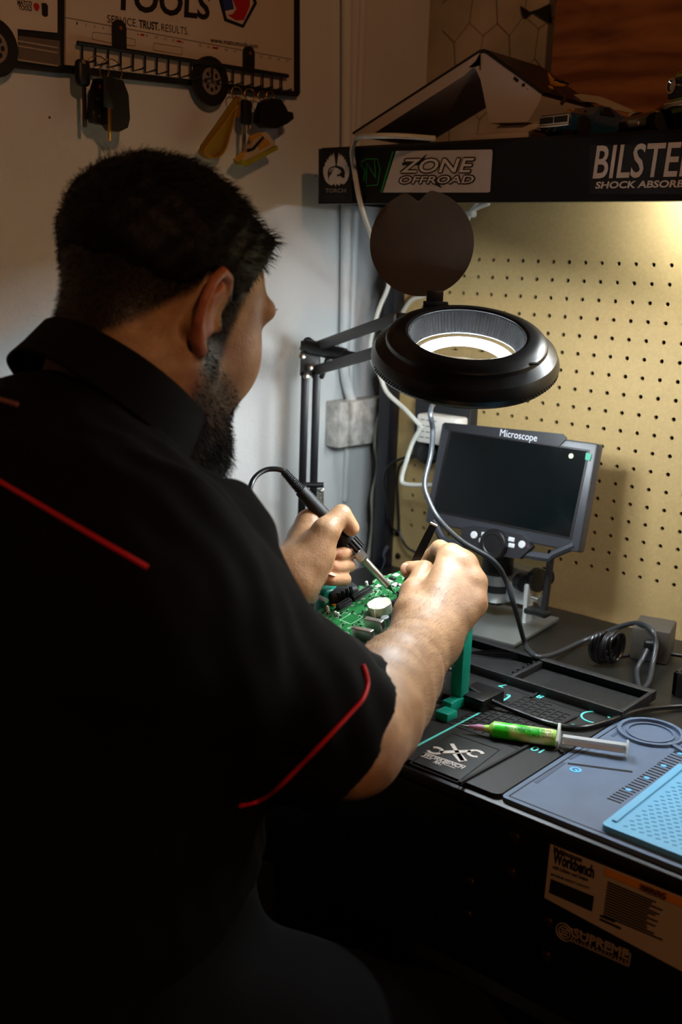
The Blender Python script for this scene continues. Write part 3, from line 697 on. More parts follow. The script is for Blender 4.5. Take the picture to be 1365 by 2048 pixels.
# arms
M_ARM = mat('grey_steel_bar', '#2e2e30', .45, .3)
def bar_(a, b, w_, t_, m, nm):
    x, y, z = frame(b - a, (0, 0, 1)); c = (a + b) / 2; G.part(nm, MB().box(c, (t_, w_, np.linalg.norm(b - a)), np.c_[x, y, z], bevel=.0012), m)
jd = float((J - CAM) @ ROT[2])
e1_, e2_ = D(800, 634, 1.30), D(800, 690, 1.30)
bar_(D(634, 693, jd - .01), e1_, .014, .007, M_ARM, 'arm_bar'); bar_(D(634, 740, jd - .01), e2_, .014, .007, M_ARM, 'arm_bar')
G.part('arm_tube', MB().cyl(D(612, 692, jd - .01), D(690, 711, jd - .04), .0105, n=16).cyl(D(690, 711, jd - .04), D(718, 717, jd - .05), .008, n=14), M_BLKP)
bar_(e1_ + (e1_ - e2_) * .1, e2_ - (e1_ - e2_) * .3, .02, .012, M_BLKP, 'head_yoke')
G.part('head_pivot', MB().cyl(D(800, 668, 1.30), LO - lex * .06 + ley * .03 - ln_ * .01, .008, n=12), M_BLKP)
bp_ = MB()
bp_.box(D(620, 717, jd), (.028, .006, .052), np.c_[nrm(ROT[0] * [1, 1, 0]), nrm(ROT[2] * [1, 1, 0]), Z], bevel=.0015); bp_.box(D(633, 722, jd + .02), (.012, .02, .05), np.c_[nrm(ROT[0] * [1, 1, 0]), nrm(ROT[2] * [1, 1, 0]), Z], bevel=.0015)
G.part('elbow_bracket', bp_, mat('bracket_grey', '#4a4a4a', .45, .4))
for px, py in ((606, 697), (605, 713), (621, 735), (613, 752)):
    c = D(px, py, jd - .012); G.part('bolt', MB().lathe([(.005, 0), (.0045, .003), (.002, .004)], c, -ROT[2], 10), M_STEEL)
for dx in (-.0075, .0095):
    top_ = np.array([J[0] + dx * .758, J[1] + dx * .65, J[2] - .02]); G.part('pole', MB().box((top_[0], top_[1], (top_[2] + .02) / 2), (.0115, .0115, top_[2] - .02), rotz(.71), bevel=.001), M_BLKP)
wc = D(650, 735, jd); G.part('wing_knob', MB().box(wc, (.008, .008, .036), np.c_[nrm(ROT[0] * [1, 1, 0]), nrm(ROT[2] * [1, 1, 0]), Z] @ np.array([[.95, 0, .3], [0, 1, 0], [-.3, 0, .95]]), bevel=.003), M_BLKP)
G.part('wire_loop', MB().tube(crom([D(609, 690, jd), D(610, 680, jd), D(618, 677, jd), D(628, 684, jd)], 6), .002, 8), M_BLKP)
cz = P(622, 970, 0, -.30)
G.part('spring_pin', MB().cyl(D(606, 970, jd), D(648, 970, jd), .0042, n=10), M_BLKP)
spr = MB(); sp0, sp1 = D(641, 978, jd), D(642, 1050, jd)
spr.tube([sp0 + (sp1 - sp0) * t / 160 + .0045 * (math.cos(t * .7) * ROT[0] + math.sin(t * .7) * ROT[2]) for t in range(161)], .0012, 5); G.part('spring', spr, M_STEEL)
G.part('clamp', MB().box((J[0] + .002, J[1], .012), (.04, .05, .024), bevel=.003).box((BL - .009, J[1], -.012), (.012, .04, .07), bevel=.002), M_BLKP)

# ------------------------------------------------------------------ circuit board and its holder
yaw, tilt = math.radians(-10), math.radians(16)
PE1 = np.array([math.cos(yaw), math.sin(yaw), 0]); PE2 = np.array([-math.sin(yaw) * math.cos(tilt), math.cos(yaw) * math.cos(tilt), math.sin(tilt)]); PN = np.cross(PE1, PE2)
PO = np.array([.03, -.43, .11]); PR = np.c_[PE1, PE2, PN]
def Bd(px, py, d=0.): return ONP(px, py, PO + PN * d, PN)
PB = Thing('circuit_board', 'green circuit board with metal clips and a white coin cell holder', 'circuit board', tuple(PO - Z * .03))
def pcb_mat():
    m = bpy.data.materials.new('pcb_green'); m.use_nodes = True; nt = m.node_tree; b = nt.nodes['Principled BSDF']; L = nt.links.new
    tc = nt.nodes.new('ShaderNodeTexCoord'); br = nt.nodes.new('ShaderNodeTexVoronoi'); br.inputs['Scale'].default_value = 320; br.distance = 'CHEBYCHEV'
    L(tc.outputs['Object'], br.inputs['Vector'])
    r = nt.nodes.new('ShaderNodeValToRGB'); r.color_ramp.elements[0].color = (*lin('#145a2c'), 1); r.color_ramp.elements[1].color = (*lin('#18672f'), 1)
    r.color_ramp.interpolation = 'CONSTANT'; r.color_ramp.elements[1].position = .5
    L(br.outputs['Color'], r.inputs[0]); L(r.outputs[0], b.inputs['Base Color']); b.inputs['Roughness'].default_value = .35; return m
outline = [(965, 1153), (955, 1150), (880, 1131), (850, 1130), (815, 1137), (785, 1147), (748, 1159), (745, 1163), (748, 1168), (738, 1172), (700, 1171), (690, 1177), (636, 1222), (610, 1262), (612, 1300), (650, 1335), (700, 1328), (722, 1316), (755, 1288), (792, 1254), (850, 1225), (930, 1180), (966, 1158)]
PB.part('board', MB().prism([Bd(*p) for p in outline], PN * -.0018), pcb_mat())
def onb(u0, v0, wd, dp, h, px=None, z=0.): c = Bd(u0, v0); return c + PN * (h / 2 + z)
M_CONN = mat('connector_black', '#141414', .5); M_PIN = mat('tin', '#c9c9c4', .3, 1.)
for a_, b_ in (((677, 1220), (702, 1205)), ((706, 1202), (742, 1181))):
    p, q_ = Bd(*a_), Bd(*b_); c = (p + q_) / 2; l = np.linalg.norm(q_ - p); ax = nrm(q_ - p); sd_ = np.cross(PN, ax); RR = np.c_[ax, sd_, PN]
    cn_ = PB.part('connector', MB().box(c + PN * .003, (l, .0075, .006), RR, bevel=.0006).box(c + PN * .0065, (l * .96, .0025, .0015), RR), M_CONN)
    pn = MB(); n = int(l / .0016)
    for i in range(n):
        for s_ in (-1, 1): pn.box(p + ax * (i + .5) * l / n + sd_ * s_ * .0048 + PN * .0006, (.0007, .0030, .0008), RR)
        pn.box(p + ax * (i + .5) * l / n + sd_ * .0018 + PN * .0064, (.0005, .0016, .0008), RR)
    PB.part('pin_row', pn, M_PIN, cn_, kind='stuff')
bc_ = Bd(762, 1222); cell = MB(); n = 24
pts = [bc_ + (.0145 if k_ % 3 else .0135) * (math.cos(k_ * 2 * math.pi / 18) * PE1 + math.sin(k_ * 2 * math.pi / 18) * PE2 * 1.) for k_ in range(18)]
PB.part('coin_cell_holder', MB().prism(pts, PN * .0105), mat('cream_plastic', '#c9c8b4', .45)); 
hc = PB.part('holder_clip', MB().box(bc_ - PE2 * .0148 + PE1 * .005 + PN * .006, (.006, .002, .013), PR, bevel=.0005), mat('cream_plastic', '#c9c8b4', .45))
for a_, b_, hgt in (((710, 1275), (750, 1284), .0135), ((735, 1258), (771, 1266), .0145)):
    p, q_ = Bd(*a_), Bd(*b_); c = (p + q_) / 2; l = np.linalg.norm(q_ - p); ax = nrm(q_ - p); sd_ = np.cross(PN, ax); RR = np.c_[ax, sd_, PN]
    PB.part('heat_sink', MB().box(c + PN * (hgt / 2 + .001), (l, .0072, hgt), RR, bevel=.0012, seg=3), M_STEEL)
PB.part('chip', MB().box((Bd(760, 1272) + Bd(742, 1290)) / 2 + PN * .001, (.010, .016, .002), PR), M_PRINTW)
for px, py in ((693, 1284), (710, 1298)):
    c = Bd(px, py); cp_ = PB.part('capacitor', MB().lathe([(.0044, .001), (.0047, .002), (.0047, .0105), (.0042, .0115), (.001, .0115)], c, PN, 20), M_ALU); PB.part('capacitor_base', MB().box(c + PN * .0006, (.010, .010, .0012), PR), M_CONN, cp_)
c = Bd(773, 1248); PB.part('capacitor', MB().lathe([(.0048, 0), (.0048, .009), (.001, .0094)], c, PN, 20), M_ALU)
for px, py, wd, dp, h in ((797, 1213, .010, .011, .009), (788, 1240, .006, .008, .008), (801, 1186, .008, .006, .0025), (786, 1158, .010, .0035, .002), (720, 1293, .004, .003, .002), (800, 1228, .008, .006, .01)):
    PB.part('black_component', MB().box(Bd(px, py) + PN * (h / 2), (wd, dp, h), PR, bevel=.0004), M_CONN)
for px, py, h in ((657, 1222, .0065), (735, 1172, .006), (672, 1228, .003), (677, 1231, .0035)):
    c = Bd(px, py); PB.part('white_post', MB().lathe([(.0018, 0), (.0018, h), (.001, h + .0008)], c, PN, 10), M_WHT)
PB.part('orange_component', MB().box(Bd(668, 1211) + PN * .001, (.0055, .0035, .002), PR, bevel=.0005), mat('orange_tantalum', '#d08a2a', .4))
# QFP land pattern
sq = MB(); qc = Bd(704, 1237)
for s_ in (-1, 1):
    sq.box(qc + PE2 * s_ * .0095, (.018, .0012, .0004), PR); sq.box(qc + PE1 * s_ * .0095, (.0012, .018, .0004), PR)
PB.part('land_pattern', sq, mat('pad_silver', '#7fae86', .4))
# silkscreen outlines and tiny parts scattered over the board
smd = MB(); silk = MB(); blk2 = MB(); U = np.array([(ONP(px, py, PO, PN) - PO) @ np.c_[PE1, PE2] for px, py in outline])
def inside(p):
    c = False; j = len(U) - 1
    for i in range(len(U)):
        if (U[i][1] > p[1]) != (U[j][1] > p[1]) and p[0] < (U[j][0] - U[i][0]) * (p[1] - U[i][1]) / (U[j][1] - U[i][1]) + U[i][0]: c = not c
        j = i
    return c
keep = [(Bd(*p) - PO, r) for p, r in (((762, 1222), .017), ((690, 1212), .008), ((715, 1196), .007), ((728, 1190), .007), ((704, 1237), .010), ((730, 1278), .014), ((752, 1262), .016), ((693, 1284), .008), ((710, 1298), .008), ((773, 1248), .008))]
cnt = 0
while cnt < 900:
    u, v = random.uniform(U[:, 0].min(), U[:, 0].max()), random.uniform(U[:, 1].min(), U[:, 1].max())
    if not inside((u, v)): continue
    w3 = PE1 * u + PE2 * v
    if any(np.linalg.norm(w3 - k_) < r_ for k_, r_ in keep): continue
    cnt += 1; c = PO + w3; t = random.random(); a = random.choice((0, 1)); RR = PR if a else PR[:, [1, 0, 2]] * [1, -1, 1]
    if t < .55:
        smd.box(c + PN * .0002, (.0018, .0008, .0004), RR); 
        if t < .3: blk2.box(c + PN * .0005, (.0012, .0011, .001), RR)
    elif t < .8:
        silk.box(c + PN * .0001, (.0036, .0003, .0003), RR); silk.box(c + PN * .0001 + RR[:, 1] * .0022, (.0036, .0003, .0003), RR); silk.box(c + PN * .0001 + RR[:, 1] * .0011 + RR[:, 0] * .0018, (.0003, .0024, .0003), RR)
    else: blk2.box(c + PN * .0005, (.0026, .0016, .001), RR)
for px, py, s_ in ((778, 1163, .008), (793, 1150, .008), (757, 1172, .007), (800, 1170, .006), (792, 1169, .009)):
    silk.box(Bd(px, py) + PN * .0002, (s_, s_ * .8, .0004), PR)
PB.part('solder_pads', smd, mat('pad_white', '#c5cfc4', .4), kind='stuff'); PB.part('silkscreen', silk, M_PRINTW, kind='stuff'); PB.part('small_components', blk2, M_CONN, kind='stuff')
tr = MB()
for l in (((668, 1255), (682, 1258), (686, 1263), (698, 1265), (701, 1272), (699, 1280)), ((760, 1178), (752, 1190), (764, 1194)), ((820, 1142), (806, 1152), (806, 1160))):
    tr.tube([Bd(*p) + PN * .0001 for p in l], .0004, 4)
PB.part('trace', tr, mat('trace_pale', '#a9d7ad', .4))

# holder: rail with two clamps
HD = Thing('board_holder', 'teal and black circuit board holder standing on the black mat', 'board holder', (.03, -.45, ZM))
rp = P(918, 1402, 2, .012); rp2 = P(892, 1440, 2, .008)
hx = nrm(P(1000, 1360, 2, .02) * [1, 1, 0] - P(905, 1405, 2, .02) * [1, 1, 0]); hperp = np.array([hx[1], -hx[0], 0])   # hx runs to the back
pl_ = P(907, 1380, 2, .03); pr_ = P(931, 1365, 2, .03); pw = .028
pcn = P(919, 1392, 2, .015); hRR = np.c_[hperp, hx, Z]
HD.part('right_post', MB().box((pcn[0], pcn[1], .062), (.016, .017, .09), hRR, bevel=.002), M_TEAL)
HD.part('right_foot', MB().box((pcn[0] + .002, pcn[1] + .002, .011), (.014, .060, .012), hRR, bevel=.002), M_TEAL)
rb_ = P(960, 1385, 2, .018); HD.part('slider_block', MB().box((rb_[0], rb_[1], .0125), (.040, .045, .015), hRR, bevel=.002), M_BLKP)
f2 = P(893, 1425, 2, .012); HD.part('rail_end', MB().box((f2[0], f2[1], .010), (.018, .02, .010), hRR, bevel=.002), M_TEAL)
lc = Bd(652, 1205, 0.); lk = D(657, 1184, 1.285)
lft = PO - PE1 * .086 + PE2 * .004
HD.part('rail', MB().box(((lft[0] + pcn[0]) / 2, (lft[1] + pcn[1]) / 2 + .0, .011), (np.linalg.norm((pcn - lft)[:2]), .018, .010), np.c_[nrm((pcn - lft) * [1, 1, 0]), np.cross(Z, nrm((pcn - lft) * [1, 1, 0])), Z], bevel=.001), M_BLKP)
lb = D(655, 1188, 1.30); HD.part('left_post', MB().box((lb[0], lb[1], lb[2] / 2 + .006), (.020, .026, lb[2] - .004), PR * 1., bevel=.004, seg=3), M_TEAL) if False else HD.part('left_post', MB().box((lb[0], lb[1], (lb[2] + ZM) / 2 + .004), (.020, .028, lb[2] - ZM + .010), rotz(yaw), bevel=.005, seg=3), M_TEAL)
jw = MB(); j0, j1 = D(672, 1192, 1.295), D(700, 1183, 1.30)
jw.box((j0 + j1) / 2, (.022, np.linalg.norm(j1 - j0) + .02, .016), np.c_[nrm(np.cross(nrm(j1 - j0), PN)), nrm(j1 - j0), np.cross(nrm(np.cross(nrm(j1 - j0), PN)), nrm(j1 - j0))], bevel=.005, seg=3)
HD.part('jaw', jw, M_RUB)
for px in range(4):
    c = D(679 + px * 8, 1194 - px * 4, 1.285); HD.part('jaw_tooth', MB().box(c, (.003, .003, .012), PR), M_BLKP)
kn = D(633, 1193, 1.28); HD.part('clamp_knob', MB().lathe([(.0095, 0), (.0105, .004), (.0095, .013), (.004, .014)], kn + nrm(CAM - kn) * .0 , nrm(nrm(CAM - kn) * .7 - PE1 * .7), 20), mat('clear_knob', '#dfe6e6', .15, alpha=.5))
HD.part('knob_screw', MB().cyl(kn, kn + PE1 * .02, .003, n=10), M_STEEL)
HD.part('right_jaw', MB().box(PO + PE1 * .088 - PE2 * .01 - PN * .001, (.016, .05, .014), PR, bevel=.003), M_RUB)

# ------------------------------------------------------------------ soldering iron and tweezers
TIP = Bd(792, 1189, .001); TD = float((TIP - CAM) @ ROT[2])
END = D(567, 942, TD - .035); idr = nrm(END - TIP)
def ip(px, py):                                # parameter along the iron of a pixel
    e = np.array([567 - 792, 942 - 1189.]); t = ((np.array([px - 792, py - 1189.])) @ e) / (e @ e); dT, dE = TD, TD - .035
    return t * dT / (dE + t * (dT - dE))       # perspective-correct
IL = np.linalg.norm(END - TIP)
def iq(t): return TIP + (END - TIP) * t
I = Thing('soldering_iron', 'black handled soldering iron touching the circuit board', 'soldering iron', tuple(TIP))
ta, tb, tc_, td, te, tf_ = ip(776, 1172), ip(729, 1120), ip(716, 1103), ip(697, 1081), ip(681, 1063), ip(603, 979)
I.part('tip', MB().lathe([(.0004, 0), (.0012, ta * IL * .55), (.0038, ta * IL)], TIP, idr, 16), mat('worn_tip', '#6f6a60', .35, 1.))
I.part('barrel', MB().cyl(iq(ta), iq(tb), .0044, .0048, 20), M_STEEL)
I.part('nut', MB().lathe([(.0058, 0), (.0072, .002), (.0072, (tc_ - tb) * IL)], iq(tb), idr, 6).cyl(iq(tc_), iq(tc_ + .03), .005, n=12), M_STEEL, smooth=20)
col_ = MB(); rg1 = []; 
for hh_ in (0, (td - tc_) * IL):
    rg1.append([iq(tc_ + .01) + idr * hh_ + (.0128 - (.0016 if k_ % 4 < 2 else 0)) * (math.cos(k_ * 2 * math.pi / 64) * frame(idr)[0] + math.sin(k_ * 2 * math.pi / 64) * frame(idr)[1]) for k_ in range(64)])
col_.ring_sweep(rg1); I.part('ribbed_nut', col_, M_BLKP, smooth=20)
I.part('grip', MB().lathe([(.0135, 0), (.0142, .003), (.0138, .010), (.0120, .016), (.0096, (te - td) * IL + .006), (.0086, (te - td) * IL + .03)], iq(td), idr, 28), M_RUB)
I.part('handle', MB().lathe([(.0086, 0), (.0088, (tf_ - te) * IL * .4), (.0078, (tf_ - te) * IL)], iq(te), idr, 24), M_RUB)
srl = (1 - tf_) * IL; srp = [(.0076, 0)]
for k_ in range(14): t = k_ / 14; srp += [(.0070 - .002 * t, srl * (t + .01)), (.0056 - .0016 * t, srl * (t + .035)), (.0056 - .0016 * t, srl * (t + .05))]
I.part('strain_relief', MB().lathe(srp + [(.0035, srl)], iq(tf_), idr, 18), M_RUB, smooth=20)
cab = [iq(.97), iq(1.0), D(552, 938, TD - .037), D(532, 940, TD - .042), D(514, 951, TD - .05), D(503, 968, TD - .058), D(499, 995, TD - .07), D(500, 1080, TD - .09), D(520, 1180, TD - .09), D(560, 1262, TD - .08), P(640, 1345, 2, .012), P(760, 1385, 2, .008), P(860, 1350, 2, .03), P(905, 1340, 2, .03), P(935, 1372, 2, .022), P(985, 1402, 2, .014), P(1040, 1425, 2, .0085), P(1100, 1446, 2, .0085), P(1160, 1455, 2, .009), P(1215, 1443, 2, .009), P(1270, 1424, 2, .009), P(1320, 1416, 2, .006), P(1380, 1412, 2, .005), P(1500, 1408, 2, .005)]
I.part('cable', MB().tube(crom(cab, 10), .0031, 10), mat('black_cable', '#101012', .3))
# tweezers
TWT = Bd(797, 1193, .002); TWE = D(868, 1049, TD - .03); tdv = nrm(TWE - TWT); TL = np.linalg.norm(TWE - TWT)
TW = Thing('tweezers', 'black metal tweezers held over the circuit board', 'tweezers', tuple(TWT))
tsd = nrm(np.cross(tdv, CAM - TWT))
for s_ in (-1, 1):
    off = nrm(np.cross(tsd, tdv)) * s_
    pth = [TWT + off * .0006, TWT + tdv * TL * .25 + off * .003, TWT + tdv * TL * .55 + off * .0048, TWT + tdv * TL * .85 + off * .0028, TWE + off * .0006]
    wds = [.0006, .0028, .0050, .0048, .0042]
    mbt = MB(); rings = []
    for p, w_ in zip(crom(pth, 4), np.interp(np.linspace(0, 1, 17), np.linspace(0, 1, 5), wds)):
        rings.append([p + tsd * w_ + off * .0005, p - tsd * w_ + off * .0005, p - tsd * w_ - off * .0005, p + tsd * w_ - off * .0005])
    mbt.ring_sweep(rings); TW.part('tweezer_arm', mbt, mat('black_tweezer', '#0a0a0b', .3, .3))
TW.part('end_weld', MB().cyl(TWE - tsd * .0042, TWE + tsd * .0042, .0016, n=12), M_STEEL)
# black tweezers lying in the tray of the mat
t0_ = P(944, 1305, 2, .008); t1_ = P(1075, 1312, 2, .013); 
TW2 = Thing('tweezers', 'black pointed tweezers lying in the tray of the black mat', 'tweezers', tuple((t0_ + t1_) / 2 * [1, 1, 0] + [0, 0, ZM]))
dv = nrm(t1_ - t0_); sd2 = nrm(np.cross(dv, Z)); 
for s_ in (-1, 1):
    l = np.linalg.norm(t1_ - t0_); rings = []
    for t in np.linspace(0, 1, 9):
        w_ = np.interp(t, [0, .35, .8, 1], [.0006, .0034, .0044, .004]); o_ = np.interp(t, [0, .4, .8, 1], [.0025, .0055, .0035, .0]) * s_
        p = t0_ + dv * l * t + sd2 * o_; rings.append([p + Z * w_ + sd2 * .0006, p - Z * w_ + sd2 * .0006, p - Z * w_ - sd2 * .0006, p + Z * w_ - sd2 * .0006])
    TW2.part('tweezer_arm', MB().ring_sweep(rings), mat('black_tweezer', '#0a0a0b', .3, .3))
# wisp of smoke
smk = MB(); sm = [Bd(783, 1178, .003), D(768, 1155, TD), D(764, 1140, TD + .005), D(770, 1122, TD + .01), D(768, 1108, TD + .012), D(776, 1092, TD + .015)]
sp_ = crom(sm, 8); smk.tube(sp_, list(np.interp(np.linspace(0, 1, len(sp_)), [0, .3, .6, 1], [.0006, .0010, .0016, .0028])), 10)
msm = bpy.data.materials.new('smoke'); msm.use_nodes = True; nt = msm.node_tree; nt.nodes.remove(nt.nodes['Principled BSDF'])
vs = nt.nodes.new('ShaderNodeVolumeScatter'); vs.inputs['Color'].default_value = (.8, .87, 1, 1); vs.inputs['Density'].default_value = 6
nt.links.new(vs.outputs[0], nt.nodes['Material Output'].inputs['Volume'])
o = single('smoke_wisp', smk, msm, 'thin wisp of smoke rising from the tip of the soldering iron', 'smoke', tuple(sm[0])); o['kind'] = 'stuff'
# ------------------------------------------------------------------ power things and cables at the back
M_CAB = mat('grey_cable', '#2a2d31', .32); M_CABW = mat('white_cable', '#cfcfc6', .45); M_CABD = mat('old_cable', '#9a978c', .6)
# outlet box on the pegboard
ob0, ob1 = P(833, 795, 1, -.02), P(937, 930, 1, -.02)
OB = Thing('outlet_box', 'black outlet box mounted on the pegboard behind the screen', 'outlet', ((ob0[0] + ob1[0]) / 2, -.015, ob1[2]))
OB.part('box_body', MB().box(((ob0[0] + ob1[0]) / 2, -.0115, (ob0[2] + ob1[2]) / 2), (ob1[0] - ob0[0], .021, ob0[2] - ob1[2]), bevel=.002), mat('outlet_black', '#17181b', .45))
OB.part('plug', MB().ell((P(845, 905, 1, -.03) + X * .01), (.022, .012, .018)), M_BLKP)
# white charger plugged in
ch0, ch1 = P(838, 826, 1, -.05), P(888, 892, 1, -.05)
CH = Thing('wall_charger', 'white wall charger plugged into the black outlet box', 'charger', tuple(((ch0 + ch1) / 2)))
cc = (ch0 + ch1) / 2; CW_ = .075
CH.part('charger_body', MB().box((ch0[0] + CW_ / 2, -.0385, cc[2]), (CW_, .033, ch0[2] - ch1[2]), bevel=.004), M_WHT)
k = MB()
for i, (l, h) in enumerate((('', .003), ('', .003))):
    pass
for i in range(4):
    z_ = cc[2] + .014 - i * .009
    for j in range(3): k.box((ch0[0] + .012 + j * .011, -.0552, z_), (.008, .0006, .0016))
CH.part('fine_print', k, mat('grey_print2', '#77736c', .6), kind='stuff')
def cable(name, pts, r, m, label, base=None, n=9):
    b = np.array(pts[0] if base is None else base, float); return single(name, MB().tube(crom(pts, 9), r, n), m, label, 'cable', tuple(b), smooth=60)
# white cable from the payment terminal over the shelf edge to the charger
SFy = SF - .006
cable('white_cable', [(P(870, 277, 2, SZ1 + .003)), P(800, 272, 2, SZ1 + .003), P(745, 272, 2, SZ1 + .003), P(716, 276, 1, SF - .001), P(705, 300, 1, SFy), P(710, 345, 1, SFy), P(720, 400, 1, SFy), P(735, 450, 1, SFy + .03), P(760, 520, 1, -.1), P(778, 565, 1, -.06), P(758, 620, 1, -.05), P(742, 680, 1, -.05), P(743, 715, 1, -.05), P(760, 750, 1, -.06), P(775, 785, 1, -.06), P(810, 818, 1, -.06), P(842, 852, 1, -.058)], .0036, M_CABW, 'white cable hanging over the shelf edge beside the bird sticker')
cable('white_cable', [P(845, 852, 1, -.058), P(826, 885, 1, -.06), P(811, 930, 1, -.07), P(804, 957, 1, -.075), P(808, 967, 1, -.078), P(825, 970, 1, -.082), P(850, 970, 1, -.09), P(875, 971, 1, -.105)], .0036, M_CABW, 'short white cable running from the charger to the back of the screen')
cable('old_cable', [P(850, 590, 1, -.01), P(815, 610, 1, -.02), P(775, 700, 1, -.02), P(768, 800, 0, -.335), P(755, 850, 0, -.335), P(752, 890, 0, -.335), P(757, 935, 0, -.335), P(746, 990, 0, -.335), P(747, 1040, 0, -.335), P(742, 1090, 0, -.335), P(730, 1150, 0, -.335), P(725, 1190, 0, -.335)], .0038, M_CABD, 'yellowed white cable hanging beside the dark bench upright')
M_CABK = mat('black_cable', '#101012', .3)
cable('black_cable', [P(845, 905, 1, -.03), P(810, 915, 1, -.03), P(780, 930, 1, -.04), P(768, 960, 1, -.045), P(775, 1010, 1, -.04), P(782, 1050, 1, -.02), P(797, 1066, 1, -.008)], .0022, M_CABK, 'thin black cable looping from the outlet box across the bench upright')
cable('black_cable', [P(845, 908, 1, -.032), P(805, 925, 1, -.02), P(795, 960, 1, -.015), P(798, 1030, 1, -.015), P(800, 1065, 1, -.015), P(815, 1095, 1, -.02), P(845, 1108, 1, -.03), P(880, 1112, 1, -.05)], .0022, M_CABK, 'thin black cable curving down to the screen bracket along the pegboard')
cable('power_cable', [P(880, 790, 1, -.16), D(862, 820, 1.36), D(866, 860, 1.36), D(862, 910, 1.36), D(850, 965, 1.35), D(858, 1000, 1.34), D(880, 1040, 1.33), D(925, 1083, 1.33), D(985, 1120, 1.34), D(1012, 1160, 1.36), D(1030, 1215, 1.37), P(1050, 1285, 2, .012), P(1062, 1304, 2, .018), P(1080, 1314, 2, .018), P(1110, 1308, 2, .01), P(1160, 1285, 2, .006), P(1210, 1265, 2, .02), P(1258, 1248, 2, .04), P(1285, 1248, 2, .05), P(1306, 1262, 2, .05), P(1313, 1290, 2, .035), P(1306, 1330, 2, .015), P(1298, 1365, 2, .006), P(1285, 1378, 2, .005), P(1277, 1368, 2, .005), P(1275, 1340, 2, .008), P(1286, 1318, 2, .018), P(1295, 1300, 2, .026)], .0034, M_CAB, 'dark grey lamp cable draped past the screen and looping to the power adapter')
# power adapter
PA = Thing('power_adapter', 'dark grey power adapter block with a plug in its front', 'adapter', tuple(P(1296, 1310, 2, 0)))
pa = P(1258, 1320, 2, 0); pb = P(1332, 1335, 2, 0); ptop = P(1265, 1262, 2, .048)
a0 = P(1258, 1318, 2, 0); a1 = P(1334, 1332, 2, 0); az = .045; ae = nrm(a1 - a0); an = np.array([-ae[1], ae[0], 0]); aw = np.linalg.norm(a1 - a0)
PA.part('adapter_body', MB().box((a0 + a1) / 2 + an * .029 + Z * (az / 2 + .0005), (aw, .058, az), np.c_[ae, an, Z], bevel=.003), mat('adapter_grey', '#3b3731', .5))
pg = (a0 + a1) / 2 - an * .004 + Z * .026 + ae * .004
PA.part('plug', MB().box(pg, (.020, .014, .014), np.c_[ae, an, Z], bevel=.004, seg=3).cyl(pg - Z * .004, pg - Z * .02 - an * .006, .006, .0045, 12), M_BLKP)
# coil of cable
CO = Thing('cable_coil', 'coiled black cable tied up beside the power adapter', 'cable', tuple(P(1215, 1305, 2, 0)))
cc = P(1215, 1294, 2, .0255); uu = nrm(ROT[0] * [1, 1, 0] * .75 + ROT[2] * [1, 1, 0] * .6); ru = nrm(ROT[0] * [1, 1, 0])
for k_ in range(7):
    t = k_ - 3; rk = .0185 + .0012 * (k_ % 3)
    CO.part('loop', MB().tube([cc + ru * t * .0042 + uu * rk * .8 * math.cos(a) + Z * rk * math.sin(a) + Y * .002 * math.sin(2 * a + k_) for a in np.linspace(0, 2 * math.pi, 28, endpoint=False)], .0024, 8, closed=True), M_CABK)
CO.part('tie', MB().tube(circ(cc + Z * .006, .013, ROT[0], Z, 16), .003, 8, closed=True), M_CABK)
CO.part('cable_tail', MB().tube(crom([cc - ROT[0] * .018, P(1190, 1300, 2, .008), P(1215, 1314, 2, .004), P(1250, 1312, 2, .004), P(1290, 1308, 2, .004)], 8), .0026, 8), M_CABK)
cable('black_cable', [P(1335, 1307, 2, .006), P(1360, 1311, 2, .006), P(1440, 1322, 2, .005)], .0026, M_CABK, 'black cable leaving the power adapter along the bench')
# tip cleaner at the right
tcn = P(1400, 1395, 2, 0)
TC = Thing('tip_cleaner', 'small black square tip cleaner tray with brass wool on the bench', 'tip cleaner', tuple(tcn))
t0_ = P(1343, 1390, 2, 0); s_ = .07; tc0 = t0_ + X * s_ / 2 + Y * s_ / 2
w4 = MB()
for dx, dy, sx, sy in ((-1, 0, .006, s_), (1, 0, .006, s_), (0, -1, s_, .006), (0, 1, s_, .006)): w4.box(tc0 + X * dx * (s_ / 2 - .003) + Y * dy * (s_ / 2 - .003) + Z * .0155, (sx, sy, .03), bevel=.001)
TC.part('tray', w4.box(tc0 + Z * .003, (s_ - .004, s_ - .004, .005)), M_BLKP)
bw = MB()
for k_ in range(60): p = tc0 + np.array([random.uniform(-.028, .028), random.uniform(-.028, .028), .018]); bw.tube(circ(p, random.uniform(.004, .008), nrm(rng.normal(size=3)), nrm(rng.normal(size=3)), 10), .0005, 4, closed=True)
TC.part('brass_wool', bw, M_BRASS, kind='stuff')
# white ties hanging under the shelf
WT = Thing('cable_bundle', 'pale tied cables hanging under the shelf behind the round lens cover', 'cable', tuple(P(930, 440, 1, -.02)))
for l in (((958, 405), (940, 425), (930, 455), (905, 500)), ((978, 406), (950, 418), (932, 440), (915, 470))):
    WT.part('strand', MB().tube(crom([P(*p, 1, -.016) for p in l], 6), .004, 8), M_CABW)
WT.part('tie', MB().box(P(941, 428, 1, -.018), (.016, .014, .01), bevel=.003), M_CABW)

